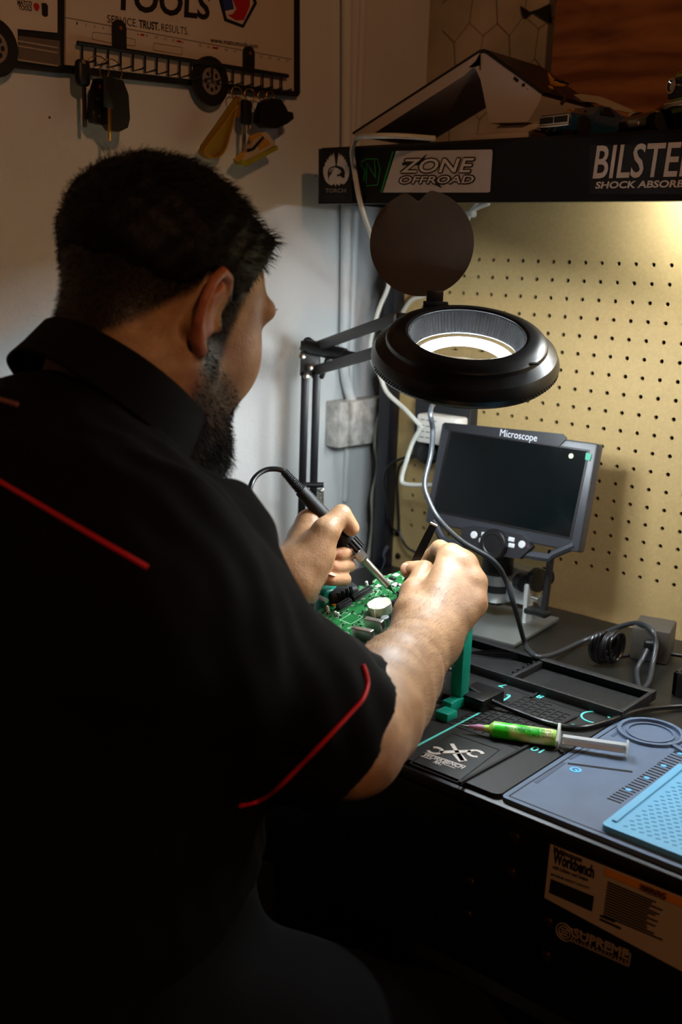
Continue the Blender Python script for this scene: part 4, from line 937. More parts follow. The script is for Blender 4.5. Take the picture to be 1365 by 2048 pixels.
# ------------------------------------------------------------------ payment terminal on the shelf
yT = -.16
def Sh(px, py, y=yT): return P(px, py, 1, y)
PT = Thing('payment_terminal', 'white folding card payment terminal standing on the shelf', 'payment terminal', tuple(Sh(1010, 270) * [1, 1, 0] + [0, 0, SZ1]))
M_PTW = mat('terminal_white', '#b7aaa0', .4)
dep = np.array([0, .13, 0])
slabp = [(708, 268), (714, 272), (818, 262), (900, 210), (945, 180), (955, 150), (960, 104), (958, 100)]
scrp = [(711, 266), (716, 274), (880, 178), (938, 137), (952, 133), (961, 150), (976, 210), (985, 245), (1055, 245), (1072, 205), (1086, 187), (975, 108), (962, 102)]
base_z = SZ1
prf = [Sh(*p) for p in scrp]
PT.part('terminal_body', MB().prism([Sh(*p) for p in ((962, 104), (978, 104), (1086, 186), (1078, 208), (1056, 244), (980, 246), (974, 220), (962, 160), (952, 138), (940, 134), (932, 140), (952, 122))], dep), M_PTW)
PT.part('screen_flap', MB().prism([Sh(*p) for p in ((708, 266), (712, 273), (740, 272), (930, 150), (945, 136), (962, 130), (962, 102))], dep * 1.), M_PTW)
PT.part('screen_glass', MB().prism([Sh(*p) - Y * .001 for p in ((706, 265), (707, 269), (962, 104), (960, 100))], dep + Y * .002), M_BLKP, label='black glass edge of the large screen')
PT.part('customer_screen', MB().prism([Sh(*p) - Y * .001 for p in ((960, 100), (970, 98), (980, 102), (1090, 184), (1087, 190), (972, 106), (962, 106))], dep + Y * .002), M_BLKP)
PT.part('seam', MB().prism([Sh(*p) - Y * .0006 for p in ((961, 106), (962.5, 106), (962.5, 140), (961, 140))], (0, -.0004, 0)), M_PRINTK)
q = Sh(1033, 159); PT.part('port', MB().box(q, (.0085, .001, .004), np.array([[.82, 0, .57], [0, 1, 0], [-.57, 0, .82]]), bevel=.0004), M_PRINTK)
q = Sh(1048, 170); PT.part('port', MB().lathe([(.0022, 0), (.0022, .0008)], q, -Y, 14), M_PRINTK)
q = Sh(1056, 178); PT.part('pin_hole', MB().lathe([(.0007, 0), (.0007, .0006)], q, -Y, 8), M_PRINTK)
pcx = Sh(1018, 262); PT.part('terminal_base', MB().box((pcx[0] - .01, yT + .065, SZ1 + .0065), (.088, .13, .012), bevel=.004).box((pcx[0] + .003, yT + .065, SZ1 + .017), (.06, .11, .012), bevel=.004), M_PTW)

# ------------------------------------------------------------------ toy cars, pteranodon
def wheel(T_, c, r, w_, ax, rim):
    wh = T_.part('wheel', MB().lathe([(r * .55, -w_ / 2), (r * .92, -w_ / 2), (r, -w_ * .35), (r, w_ * .35), (r * .92, w_ / 2), (r * .55, w_ / 2)], c, ax, 24), M_RUB)
    rb_ = MB().lathe([(.0001, w_ * .32), (r * .2, w_ * .35), (r * .25, w_ * .2)], c, ax, 12)
    x, y, z = frame(ax)
    for k_ in range(5): a = k_ * 2 * math.pi / 5; dd = math.cos(a) * x + math.sin(a) * y; rb_.box(np.asarray(c) + dd * r * .36 + z * w_ * .28, (r * .5, r * .16, w_ * .15), np.c_[dd, np.cross(z, dd), z])
    rb_.lathe([(r * .56, w_ * .4), (r * .66, w_ * .46), (r * .66, w_ * .1)], c, ax, 24, cap=False)
    T_.part('rim', rb_, rim, wh, solid=False)
def toy_car(T_, o, ex, L_, W_, prof, m, wz, wr, wx, grille=True, rim=None):
    """prof: side outline (x forward 0..1 from nose, z in metres); body narrows to the roof"""
    ex = nrm(ex); ey = np.cross(Z, ex); o = np.asarray(o, float)
    n = len(prof); rows = []
    for side, f in ((-1, 1), (-.82, 0), (.82, 0), (1, 1)):
        pass
    lo = [o + ex * L_ * x + Z * z0 for x, z0, z1 in prof]
    V = []; Fc = []
    for x, z0, zs, zt_, wt in prof_sections(prof):
        c = o + ex * L_ * x
        V += [c - ey * W_ / 2 * .96 + Z * z0, c - ey * W_ / 2 + Z * (z0 + (zs - z0) * .5), c - ey * W_ / 2 * .95 + Z * zs, c - ey * W_ / 2 * wt + Z * zt_, c + ey * W_ / 2 * wt + Z * zt_, c + ey * W_ / 2 * .95 + Z * zs, c + ey * W_ / 2 + Z * (z0 + (zs - z0) * .5), c + ey * W_ / 2 * .96 + Z * z0]
    ns = len(prof)
    mb = MB(); mb.ring_sweep([V[i * 8:(i + 1) * 8] for i in range(ns)])
    body = T_.part('body', mb, m, smooth=28)
    for x in wx:
        for s_ in (-1, 1): wheel(T_, o + ex * L_ * x + ey * s_ * (W_ / 2 - .003) + Z * wr, wr, .009, ey * s_, rim or M_CHR)
    return body, ex, ey
def prof_sections(prof):
    for x, z0, z1 in prof:
        yield x, z0, min(z1, prof_belt), z1, (.72 if z1 > prof_belt + .003 else .9)
M_CARB = mat('dark_blue_paint', '#123a55', .25, coat=.6)
prof_belt = .027
yc = -.155
n0 = P(1108, 258, 1, yc); L1 = .118
C1 = Thing('toy_muscle_car', 'dark blue toy muscle car with a chrome engine on the shelf', 'toy car', tuple(n0 * [1, 1, 0] + X * .05 + [0, 0, SZ1]))
cex = nrm((.25, .97, 0))
o1 = np.array([P(1111, 250, 1, -.185)[0], -.185, SZ1])
pr1 = [(0, .010, .025), (.015, .007, .027), (.10, .007, .0275), (.34, .006, .028), (.36, .006, .030), (.47, .006, .040), (.62, .006, .0405), (.80, .006, .033), (.93, .007, .029), (.985, .010, .028), (1., .012, .025)]
body, e_, y_ = toy_car(C1, o1, cex, L1, .052, pr1, M_CARB, .012, .0125, (.19, .80), rim=mat('bronze_rim', '#7a5b45', .35, 1.))
fr = o1 - e_ * .002
C1.part('grille', MB().box(fr + Z * .0195 + e_ * .001, (.004, .050, .0105), np.c_[e_, y_, Z], bevel=.001), M_CHR); C1.part('grille_inset', MB().box(fr + Z * .0195 - e_ * .0014 + y_ * .012, (.001, .021, .0072), np.c_[e_, y_, Z]).box(fr + Z * .0195 - e_ * .0014 - y_ * .012, (.001, .021, .0072), np.c_[e_, y_, Z]), M_PRINTK)
C1.part('bumper', MB().box(fr + Z * .0125 - e_ * .001, (.004, .054, .003), np.c_[e_, y_, Z], bevel=.0015), M_CHR)
for s_ in (-.006, .006): C1.part('tow_hook', MB().tube(crom([fr + Z * .0115 + y_ * s_, fr + Z * .008 + y_ * (s_ + .001) - e_ * .003, fr + Z * .0055 + y_ * (s_ + .003) - e_ * .003], 5), .0006, 6), M_CHR)
eng = MB()
for k_ in range(10): eng.cyl(o1 + e_ * (.022 + .0035 * k_) + y_ * random.uniform(-.006, .006) + Z * .026, o1 + e_ * (.022 + .0035 * k_) + y_ * random.uniform(-.008, .008) + Z * random.uniform(.031, .037), .0020, n=7)
C1.part('engine', eng.box(o1 + e_ * .034 + Z * .029, (.030, .014, .005), np.c_[e_, y_, Z], bevel=.001), mat('gold_chrome', '#caa36a', .25, 1.))
wy_ = -y_ if (-y_) @ (CAM - o1) > 0 else y_
C1.part('side_window', MB().prism([o1 + e_ * L1 * x + wy_ * (.052 / 2 * w_ + .0006) + Z * z for x, z, w_ in ((.44, .029, .93), (.49, .038, .78), (.60, .038, .78), (.66, .029, .93))], wy_ * .0006), mat('car_glass', '#050608', .1))
C1.part('window_trim', MB().tube([o1 + e_ * L1 * x + wy_ * (.052 / 2 * w_ + .0012) + Z * z for x, z, w_ in ((.44, .029, .93), (.49, .038, .78), (.53, .0383, .78))], .0005, 5), M_CHR)
# low black sports car
prof_belt = .026
C2 = Thing('toy_sports_car', 'low black toy sports car parked behind the blue one on the shelf', 'toy car', tuple(P(1290, 250, 1, -.12) * [1, 1, 0] + [0, 0, SZ1]))
o2 = np.array([P(1266, 255, 1, -.17)[0], -.172, SZ1]); pr2 = [(0, .008, .016), (.04, .006, .021), (.2, .006, .028), (.32, .006, .031), (.45, .006, .042), (.6, .006, .044), (.8, .006, .036), (.95, .007, .032), (1., .012, .026)]
body, e2c, y2c = toy_car(C2, o2, (.45, .89, 0), .13, .052, pr2, mat('gloss_black_paint', '#08090b', .2, coat=.6), .012, .0145, (.20, .80), rim=mat('black_chrome', '#3a3a3c', .25, 1.))
wy2 = -y2c if (-y2c) @ (CAM - o2) > 0 else y2c
C2.part('headlight', MB().box(o2 + e2c * .018 + wy2 * .024 + Z * .024, (.014, .006, .0025), np.c_[e2c, y2c, Z], bevel=.0008), mat('amber_lamp', '#7a6a2a', .3))
# green and gold truck cut by the frame
C3 = Thing('toy_truck', 'green and gold toy truck with chrome headlights at the shelf end', 'toy car', tuple(P(1350, 230, 1, -.16) * [1, 1, 0] + [0, 0, SZ1]))
prof_belt = .062
o3 = np.array([P(1352, 230, 1, -.175)[0] + .012, -.180, SZ1]); pr3 = [(0, .030, .060), (.02, .022, .064), (.3, .020, .066), (.34, .020, .068), (.44, .020, .092), (.7, .020, .093), (.74, .020, .066), (1., .022, .064)]
body, e3, y3 = toy_car(C3, o3, (.5, .866, 0), .14, .056, pr3, mat('lime_paint', '#8fa54a', .3, coat=.4), .02, .024, (.2, .8))
C3.part('stripe', MB().box(o3 + e3 * .07 + Z * .056 - y3 * .0312, (.14, .001, .008), np.c_[e3, y3, Z]).box(o3 + e3 * .028 + Z * .0655, (.05, .05, .001), np.c_[e3, y3, Z]), mat('gold_paint', '#b8872e', .35))
C3.part('grille', MB().box(o3 - e3 * .001 + Z * .048, (.004, .060, .022), np.c_[e3, y3, Z], bevel=.001), M_BLKP); 
for s_ in (-1, 1): C3.part('headlight', MB().lathe([(.0085, 0), (.0085, .004), (.007, .004), (.005, .002)], o3 - e3 * .002 + y3 * s_ * .021 + Z * .050, -e3, 18), M_CHR)
C3.part('bumper', MB().box(o3 - e3 * .004 + Z * .029, (.006, .064, .007), np.c_[e3, y3, Z], bevel=.002), M_CHR)
# pteranodon toy
yp = -.112
def Pt(px, py, y=yp): return P(px, py, 1, y)
PTE = Thing('toy_pteranodon', 'yellow toy pteranodon with a pointed crest beside the payment terminal', 'toy', tuple(Pt(1098, 258) * [1, 1, 0] + [0, 0, SZ1]))
M_YEL = mat('mustard_plastic', '#b5821c', .5, var=.25, vscale=80)
bd_ = MB(); bd_.tube(crom([np.array([Pt(1092, 260)[0], yp, SZ1 + .003]), Pt(1093, 235), Pt(1090, 212), Pt(1097, 190), Pt(1103, 172)], 6), [.010, .010, .011, .012, .012, .0125, .013, .013, .013, .0125, .012, .011, .010, .009, .0085, .008, .0075, .007, .0065, .006, .0055, .005, .0045, .0045, .0045], 12)
PTE.part('torso', bd_, M_YEL)
PTE.part('head', MB().tube([Pt(1097, 146), Pt(1102, 158), Pt(1106, 165), Pt(1116, 168), Pt(1128, 170), Pt(1139, 168)], [.0008, .003, .0052, .005, .003, .0006], 10), M_YEL)
PTE.part('beak_top', MB().tube([Pt(1110, 162, yp - .002), Pt(1125, 164, yp - .002), Pt(1140, 168, yp - .002)], [.0025, .002, .0005], 8), mat('dark_beak', '#1c150d', .5))
PTE.part('wing', MB().prism([Pt(*p) for p in ((1092, 200), (1108, 178), (1135, 190), (1128, 205), (1105, 212))], Y * .004), mat('brown_wing', '#4a3316', .6))
PTE.part('wing', MB().prism([Pt(*p, yp + .02) for p in ((1084, 190), (1098, 170), (1090, 165), (1080, 180))], Y * .004), mat('brown_wing', '#4a3316', .6))
for px in (1078, 1106): PTE.part('leg', MB().tube([Pt(1092, 215), Pt(px, 235), np.array([Pt(px - 12, 260)[0], yp - .005, SZ1 + .003])], [.005, .004, .003], 8), M_YEL)
# pale curved strip standing behind the cars
cs = [Pt(*p, -.055) for p in ((1135, 190), (1165, 188), (1200, 193), (1235, 208), (1268, 222), (1262, 226), (1225, 218), (1190, 205), (1160, 202), (1140, 198))]
zlo = min(q[2] for q in cs)
mbc = MB().prism(cs, Y * .02); b0_ = cs[4]; mbc.box((cs[4][0] - .004, cs[4][1] + .01, (SZ1 + cs[4][2]) / 2), (.006, .018, cs[4][2] - SZ1 - .001))
single('curved_strip', mbc, mat('ivory_plastic', '#b8a78f', .5), 'pale curved plastic strip standing behind the blue toy car', 'strip', (cs[4][0], cs[4][1], SZ1))

# ------------------------------------------------------------------ truck-shaped key holder on the left wall
SX = WX + .012
def W(px, py, x=SX): return P(px, py, 0, x)
M_SGW = mat('sign_white', '#c3b7a9', .5); M_SGK = mat('sign_black', '#0c0b0c', .5)
KS = Thing('truck_sign', 'white delivery truck shaped wall sign with a black key rail', 'sign', tuple(W(370, 200)))
def sgn(name, pts, m, x=SX, th=.004, parent=None, label=None): return KS.part(name, MB().prism([W(*p, x) for p in pts], X * th), m, parent, label=label)
back = sgn('sign_border', ((-120, -190), (594, -60), (595, 186), (592, 193), (585, 194), (380, 172), (130, 147), (118, 147), (10, 135), (-120, 120)), M_SGK, SX - .006, .0058)
bx_ = sgn('truck_box', ((130, -160), (585, -60), (585, 182), (128, 130)), M_SGW, SX, .003)
cab_ = sgn('truck_cab', ((-110, -150), (112, -140), (112, 66), (32, 58), (34, 120), (22, 122), (-110, 108)), M_SGW, SX, .003)
sgn('door_step', ((34, 72), (116, 82), (118, 132), (35, 120)), mat('step_grey', '#6e6058', .4, .4), SX, .0035)
k = MB()
for l in (((35, 80), (115, 94)), ((35, 90), (115, 104)), ((36, 118), (116, 130))): 
    a_, b_ = W(*l[0], SX + .0042), W(*l[1], SX + .0042); k.prism([a_, b_, b_ - Z * .0018, a_ - Z * .0018], X * .0004)
KS.part('step_edge', k, mat('step_light', '#9a8a7e', .4))
sgn('door_handle', ((83, 6), (92, 7), (95, 12), (95, 32), (90, 34), (84, 30)), M_SGK, SX + .003, .001)
# wheels
def wheel_on(pc, ry, rz):
    c = W(*pc, SX + .003); n = 28
    t_ = KS.part('tyre', MB().prism([c + Y * ry * math.cos(a) + Z * rz * math.sin(a) for a in np.linspace(0, 2 * math.pi, n, endpoint=False)], X * .005), M_SGK)
    KS.part('hub', MB().prism([c + X * .005 + Y * ry * .55 * math.cos(a) + Z * rz * .55 * math.sin(a) for a in np.linspace(0, 2 * math.pi, n, endpoint=False)], X * .001), mat('hub_grey', '#8a8078', .4, .3), t_)
    ho = MB()
    for a in np.linspace(0, 2 * math.pi, 9)[:-1]: ho.prism([c + X * .006 + Y * (ry * .34 * math.cos(a) + .0025 * math.cos(b)) + Z * (rz * .34 * math.sin(a) + .003 * math.sin(b)) for b in np.linspace(0, 2 * math.pi, 8, endpoint=False)], X * .0006)
    KS.part('hub_hole', ho, M_SGK, t_)
e0 = W(383, 163); e1 = W(453, 163); wr_ = (e1[1] - e0[1]) / 2
wheel_on((418, 163), wr_, wr_ * .99); wheel_on((-18, 95), wr_, wr_)
# lettering on the sign
TXx = SX + .0034
def wt(s, a_, b_, h, bold=0., shear=0., space=1., mbb=None):
    m_ = (mbb or MB()).text(s, W(*a_, TXx), W(*b_, TXx), h, Z, bold, shear, 0, space)
    if mbb is None: KS.part('lettering', m_, M_SGK, bx_, smooth=0, solid=False)
wt('SERVICE.', (215, 45), (275, 54), .0088); wt('TRUST.', (278, 55), (319, 61), .0088, .03); wt('RESULTS.', (323, 62), (377, 70), .0088)
wt('TOOLS', (228, 16), (420, 38), .030, .03, .05)
wt('www.matcotools.com', (421, 84), (516, 97), .0058, .02); wt('MATCO', (35, 9), (64, 12), .0046, .03); wt('TOOLS', (37, 19), (64, 22), .0046, .03)
rn = MB()
for i in range(25):
    t = i / 24; px = 153 + t * (572 - 153); py = 49 + t * (124 - 49)
    if i not in (6, 13): wt(str(i + 1), (px, py), (px + (2.6 if i < 9 else 5.2), py + .5), .0030, mbb=rn)
KS.part('ruler_numbers', rn, M_SGK, bx_, smooth=0, solid=False, kind='stuff')
r_ = MB()
for a_, b_ in (((281, 71), (289, 72)), ((354, 84), (362, 85)), ((425, 97), (436, 98))):
    p, q_ = W(*a_, TXx), W(*b_, TXx); r_.prism([p, q_, q_ + Z * .0022, p + Z * .0022], X * .0003)
KS.part('red_mark', r_, M_RED, bx_)
ln_k = MB()
for a_, b_ in (((130, 34), (585, 118)),): 
    p, q_ = W(*a_, TXx), W(*b_, TXx); ln_k.prism([p, q_, q_ - Z * .0008, p - Z * .0008], X * .0003)
for c4 in (((186, 64), (232, 70), (271, 79), (270, 92), (220, 86), (184, 78)), ((308, 86), (365, 95), (364, 110), (307, 100))):
    q4 = [W(*p, TXx) for p in c4]
    for a_, b_ in zip(q4, q4[1:] + q4[:1]): ln_k.tube([a_, b_], .0003, 4)
KS.part('panel_line', ln_k, mat('thin_grey', '#6d6258', .6), bx_)
em = MB().prism([W(*p, TXx) for p in ((436, -8), (449, 42), (487, 56), (514, 7), (500, -40), (450, -50))], X * .0006); emo = KS.part('hexagon_emblem', em, M_SGK, bx_, label='black hexagon emblem with red and blue inside')
KS.part('emblem_inner', MB().prism([W(*p, TXx + .0008) for p in ((443, -8), (454, 37), (485, 49), (507, 6), (495, -34), (453, -44))], X * .0004), M_SGW, emo)
KS.part('emblem_red', MB().prism([W(*p, TXx + .0014) for p in ((462, -10), (473, 18), (466, 28), (456, 30), (472, 41), (488, 40), (500, 12), (500, -20), (480, -30))], X * .0003), M_RED, emo)
KS.part('emblem_blue', MB().prism([W(*p, TXx + .0016) for p in ((443, -14), (449, 22), (468, 18), (463, -8), (470, -30), (452, -30))], X * .0003), M_BLUE, emo)
sm_ = MB().prism([W(*p, TXx + .0006) for p in ((67, 10), (71, 20), (76, 22), (79, 14), (76, 7), (70, 6))], X * .0003); KS.part('small_emblem', sm_, M_RED, cab_)
# key rail
RX = SX + .012
def Rl(px, py): return W(px, py, RX)
rail0, rail1 = Rl(155, 86), Rl(576, 152)
rl = KS.part('key_rail', MB().tube([rail0, rail1], .0028, 10), M_SGK)
for px, py in ((236, 70), (495, 118)):
    c = W(px, py + 8, SX + .003); e = Y * .0095
    KS.part('rail_bracket', MB().prism([c + e * math.cos(a) + Z * (.012 + .0095 * math.sin(a)) for a in np.linspace(0, math.pi, 10)] + [c - e - Z * .012, c + e - Z * .012], X * .005), M_SGK)
    KS.part('rail_screw', MB().lathe([(.003, 0), (.0025, .0012)], c + X * .005 + Z * .012, X, 10), M_BRASS)
hooks = []
for i in range(19):
    t = (i + .35) / 19; a_ = rail0 + (rail1 - rail0) * t; l_ = .0225
    b_ = a_ - Z * l_; c_ = b_ + X * .012 + Z * .004 + Y * .009
    KS.part('hook', MB().tube([a_, b_, c_], .0015, 6), M_SGK); hooks.append(b_ + X * .004)
# keys and fobs on the hooks
def ringo(T_, c, r, ax=None): T_.part('key_ring', MB().tube(circ(c, r, nrm(Y * .9 + X * .3), Z, 24), .0008, 6, closed=True), M_BRASS)
M_FOB = mat('fob_black', '#0d0c0d', .45)
kx = RX + .006
def K_(px, py, x=kx): return W(px, py, x)
k1 = Thing('car_key', 'black capsule shaped key fob with a long blade on the first hook', 'key', tuple(K_(165, 255)))
a_, b_ = K_(162, 118), K_(168, 174); k1.part('fob', MB().box((a_ + b_) / 2, (.012, .019, abs(a_[2] - b_[2])), bevel=.006, seg=3), M_FOB); k1.part('blade', MB().box((K_(167, 174) + K_(171, 255)) / 2, (.003, .005, K_(167, 174)[2] - K_(171, 255)[2]), bevel=.001), mat('dark_key_steel', '#4a4038', .35, 1.)); k1.part('fob_window', MB().box(K_(160, 125) + X * .007, (.001, .005, .004)), M_STEEL)
k2 = Thing('car_key', 'wide black key fob with small buttons and a red mark', 'key', tuple(K_(190, 250)))
ringo(k2, K_(196, 137), .014); a_, b_ = K_(190, 158), K_(194, 252)
k2.part('fob', MB().prism([K_(*p) for p in ((186, 158), (214, 160), (212, 240), (205, 252), (178, 246), (173, 236), (176, 190))], X * .011), M_FOB)
k2.part('red_mark', MB().box(K_(195, 176) + X * .0112, (.0008, .011, .004)), M_RED)
for px, py in ((184, 199), (193, 206), (176, 226), (187, 233)): k2.part('button', MB().lathe([(.0018, 0), (.0016, .0008)], K_(px, py) + X * .011, X, 8), mat('button_grey', '#3a3633', .4))
k3 = Thing('car_key', 'rounded black key fob with brass keys hanging against it', 'key', tuple(K_(230, 280)))
ringo(k3, K_(222, 143), .014); k3.part('fob', MB().prism([K_(*p, kx + .012) for p in ((216, 158), (236, 162), (247, 190), (250, 238), (246, 256), (230, 264), (212, 262), (203, 250), (208, 210))], X * .010), M_FOB)
k3.part('key_blade', MB().box((K_(217, 208, kx + .023) + K_(221, 281, kx + .023)) / 2, (.002, .0045, K_(217, 208)[2] - K_(221, 281)[2]), bevel=.0006), M_BRASS); k3.part('key_bow', MB().box(K_(216, 185, kx + .023), (.003, .014, .036), bevel=.003), M_FOB)
k3.part('brass_stud', MB().lathe([(.004, 0), (.003, .002)], K_(249, 196, kx + .014), Y, 10), M_BRASS)
g1 = Thing('wrist_strap', 'yellow looped wrist strap hanging from the key rail', 'strap', tuple(K_(420, 310)))
lp_ = crom([K_(470, 200), K_(440, 245), K_(405, 290), K_(400, 308), K_(420, 318), K_(440, 305), K_(452, 270), K_(462, 230), K_(470, 200)], 8)
st = MB(); rings = [[p + X * .010, p + X * .010 + nrm(np.cross(X, t_)) * .002, p - X * .002 + nrm(np.cross(X, t_)) * .002, p - X * .002] for p, t_ in zip(lp_, np.gradient(np.array(lp_), axis=0))]
st.ring_sweep(rings); g1.part('strap_loop', st, mat('yellow_webbing', '#a07a18', .7)); g1.part('strap_flat', MB().prism([K_(*p, kx + .002) for p in ((468, 196), (474, 200), (440, 300), (418, 318), (402, 306), (400, 292))], X * .003), mat('olive_webbing', '#8a7216', .7))
ringo(g1, K_(474, 186), .008)
g2 = Thing('car_key', 'black key with a tan tag and a grey blade on the key rail', 'key', tuple(K_(492, 315)))
g2.part('tan_tag', MB().box((K_(475, 192) + K_(475, 236)) / 2, (.005, .010, K_(475, 192)[2] - K_(475, 236)[2]), bevel=.003), mat('tan_leather', '#7a5020', .6)); g2.part('fob', MB().box((K_(492, 200) + K_(492, 250)) / 2, (.010, .018, K_(492, 200)[2] - K_(492, 250)[2]), bevel=.004), M_FOB); g2.part('blade', MB().box((K_(487, 250) + K_(489, 312)) / 2, (.002, .006, K_(487, 250)[2] - K_(489, 312)[2])), M_STEEL)
ringo(g2, K_(500, 190), .008)
g3 = Thing('car_key', 'rounded black helmet shaped key fob at the end of the rail', 'key', tuple(K_(535, 255)))
g3.part('fob', MB().prism([K_(*p) for p in ((508, 225), (516, 205), (530, 198), (548, 200), (558, 215), (562, 224), (572, 226), (574, 238), (562, 248), (540, 258), (518, 256), (506, 246))], X * .014), M_FOB); g3.part('blade', MB().box(K_(560, 258), (.002, .004, .016), rotz(0)), M_STEEL)
for px in (524, 541): ringo(g3, K_(px, 192), .006)
g4 = Thing('sneaker_keychain', 'tiny yellow and white sneaker keychain with a black stripe', 'keychain', tuple(K_(505, 328)))
g4.part('sole', MB().prism([K_(*p) for p in ((466, 318), (470, 330), (480, 333), (542, 300), (541, 292), (500, 312), (480, 322))], X * .014), mat('lime_sole', '#8f8a1e', .5))
up2 = g4.part('upper', MB().prism([K_(*p) for p in ((468, 320), (476, 308), (490, 300), (498, 272), (520, 264), (528, 272), (540, 290), (502, 312), (480, 324))], X * .012), mat('cream_leather', '#b8a48a', .5))
g4.part('toe_cap', MB().prism([K_(*p, kx + .012) for p in ((468, 320), (476, 308), (490, 302), (488, 314), (478, 323))], X * .0012), mat('mustard_leather', '#b07f22', .5), up2); g4.part('collar_patch', MB().prism([K_(*p, kx + .012) for p in ((498, 272), (520, 264), (524, 270), (512, 276), (500, 284))], X * .0012), mat('mustard_leather', '#b07f22', .5), up2); g4.part('heel_patch', MB().prism([K_(*p, kx + .012) for p in ((516, 292), (530, 276), (540, 288), (520, 300))], X * .0012), mat('mustard_leather', '#b07f22', .5), up2)
g4.part('stripe', MB().prism([K_(*p, kx + .0134) for p in ((493, 298), (504, 296), (526, 272), (528, 276), (508, 300), (496, 304))], X * .0008), M_SGK, up2)
g4.part('chain', MB().tube(crom([K_(502, 245), K_(500, 258), K_(504, 268)], 5), .001, 6), M_BRASS)

# storage box under the bench, behind the man
ub = P(600, 1720, 1, -.36)
US = Thing('storage_bin', 'dark grey open storage bin on brackets under the bench', 'bin', (ub[0], ub[1], -.62))
q0, q1 = P(545, 1690, 1, -.40), P(672, 1757, 1, -.40)
q0[0] = max(q0[0], BL + .05); US.part('bin_body', MB().box(((q0[0] + q1[0]) / 2, -.30, -.3985), (q1[0] - q0[0], .2, .409), bevel=.004), M_BLK); US.part('bin_rim', MB().box(((q0[0] + q1[0]) / 2, -.405, q1[2] + .0), (q1[0] - q0[0] + .01, .012, .016), bevel=.002), mat('grey_edge', '#3a3836', .5))
# ------------------------------------------------------------------ implicit surfaces for the figure
class Sdf:
    def __init__(s): s.p = []
    def cap(s, a, b, ra, rb, k=.02): s.p.append(('c', np.asarray(a, float), np.asarray(b, float), ra, rb, k)); return s
    def chain(s, pts, rs, k=.006):
        return s.group([(pts[i], pts[i + 1], rs[i], rs[i + 1]) for i in range(len(pts) - 1)], .0005, k)
    def ell(s, c, r, R=None, k=.02): s.p.append(('e', np.asarray(c, float), np.asarray(r, float), np.eye(3) if R is None else np.asarray(R, float), None, k)); return s
    def sleeve(s, a, b, ra, rb, n, inner, k=.05): s.p.append(('s', np.asarray(a, float), np.asarray(b, float), ra, rb, k, nrm(n), inner)); return s
    def group(s, segs, kin=.0005, k=.02): s.p.append(('g', [(np.asarray(a, float), np.asarray(b, float), ra, rb) for a, b, ra, rb in segs], kin, None, None, k)); return s
    def bbox(s, q):
        if q[0] == 'g': return np.min([np.minimum(a, b) - max(ra, rb) for a, b, ra, rb in q[1]], 0), np.max([np.maximum(a, b) + max(ra, rb) for a, b, ra, rb in q[1]], 0)
        if q[0] in 'cs': r = max(q[3], q[4]); return np.minimum(q[1], q[2]) - r, np.maximum(q[1], q[2]) + r
        r = np.sqrt(((q[3] * q[2]) ** 2).sum(1)); return q[1] - r, q[1] + r
    def ev(s, P_, idx):
        d = None
        for i in idx:
            q = s.p[i]
            if q[0] == 'g':
                e = None
                for a, b, ra, rb in q[1]:
                    ba = b - a; pa = P_ - a; t = np.clip((pa @ ba) / max(ba @ ba, 1e-12), 0, 1); e1 = np.sqrt(((pa - t[:, None] * ba) ** 2).sum(1)) - (ra + (rb - ra) * t)
                    if e is None: e = e1
                    else: hh = np.maximum(q[2] - np.abs(e - e1), 0) / q[2]; e = np.minimum(e, e1) - hh * hh * q[2] * .25
            elif q[0] in 'cs':
                ba = q[2] - q[1]; pa = P_ - q[1]; t = np.clip((pa @ ba) / max(ba @ ba, 1e-12), 0, 1)
                e = np.sqrt(((pa - t[:, None] * ba) ** 2).sum(1)) - (q[3] + (q[4] - q[3]) * t)
                if q[0] == 's':
                    bu = nrm(ba); tt = pa @ bu; ri = np.sqrt(np.maximum((pa ** 2).sum(1) - tt ** 2, 0)) - q[7]
                    e = np.maximum(np.maximum(e, (P_ - q[2]) @ q[6]), -np.maximum(ri, .15 - tt))
            else:
                u = (P_ - q[1]) @ q[3]; k0 = np.sqrt(((u / q[2]) ** 2).sum(1)); k1 = np.sqrt(((u / q[2] ** 2) ** 2).sum(1)); e = k0 * (k0 - 1) / np.maximum(k1, 1e-9)
            if d is None: d = e
            else:
                k = q[5]; h = np.maximum(k - np.abs(d - e), 0) / k; d = np.minimum(d, e) - h * h * k * .25
        return d
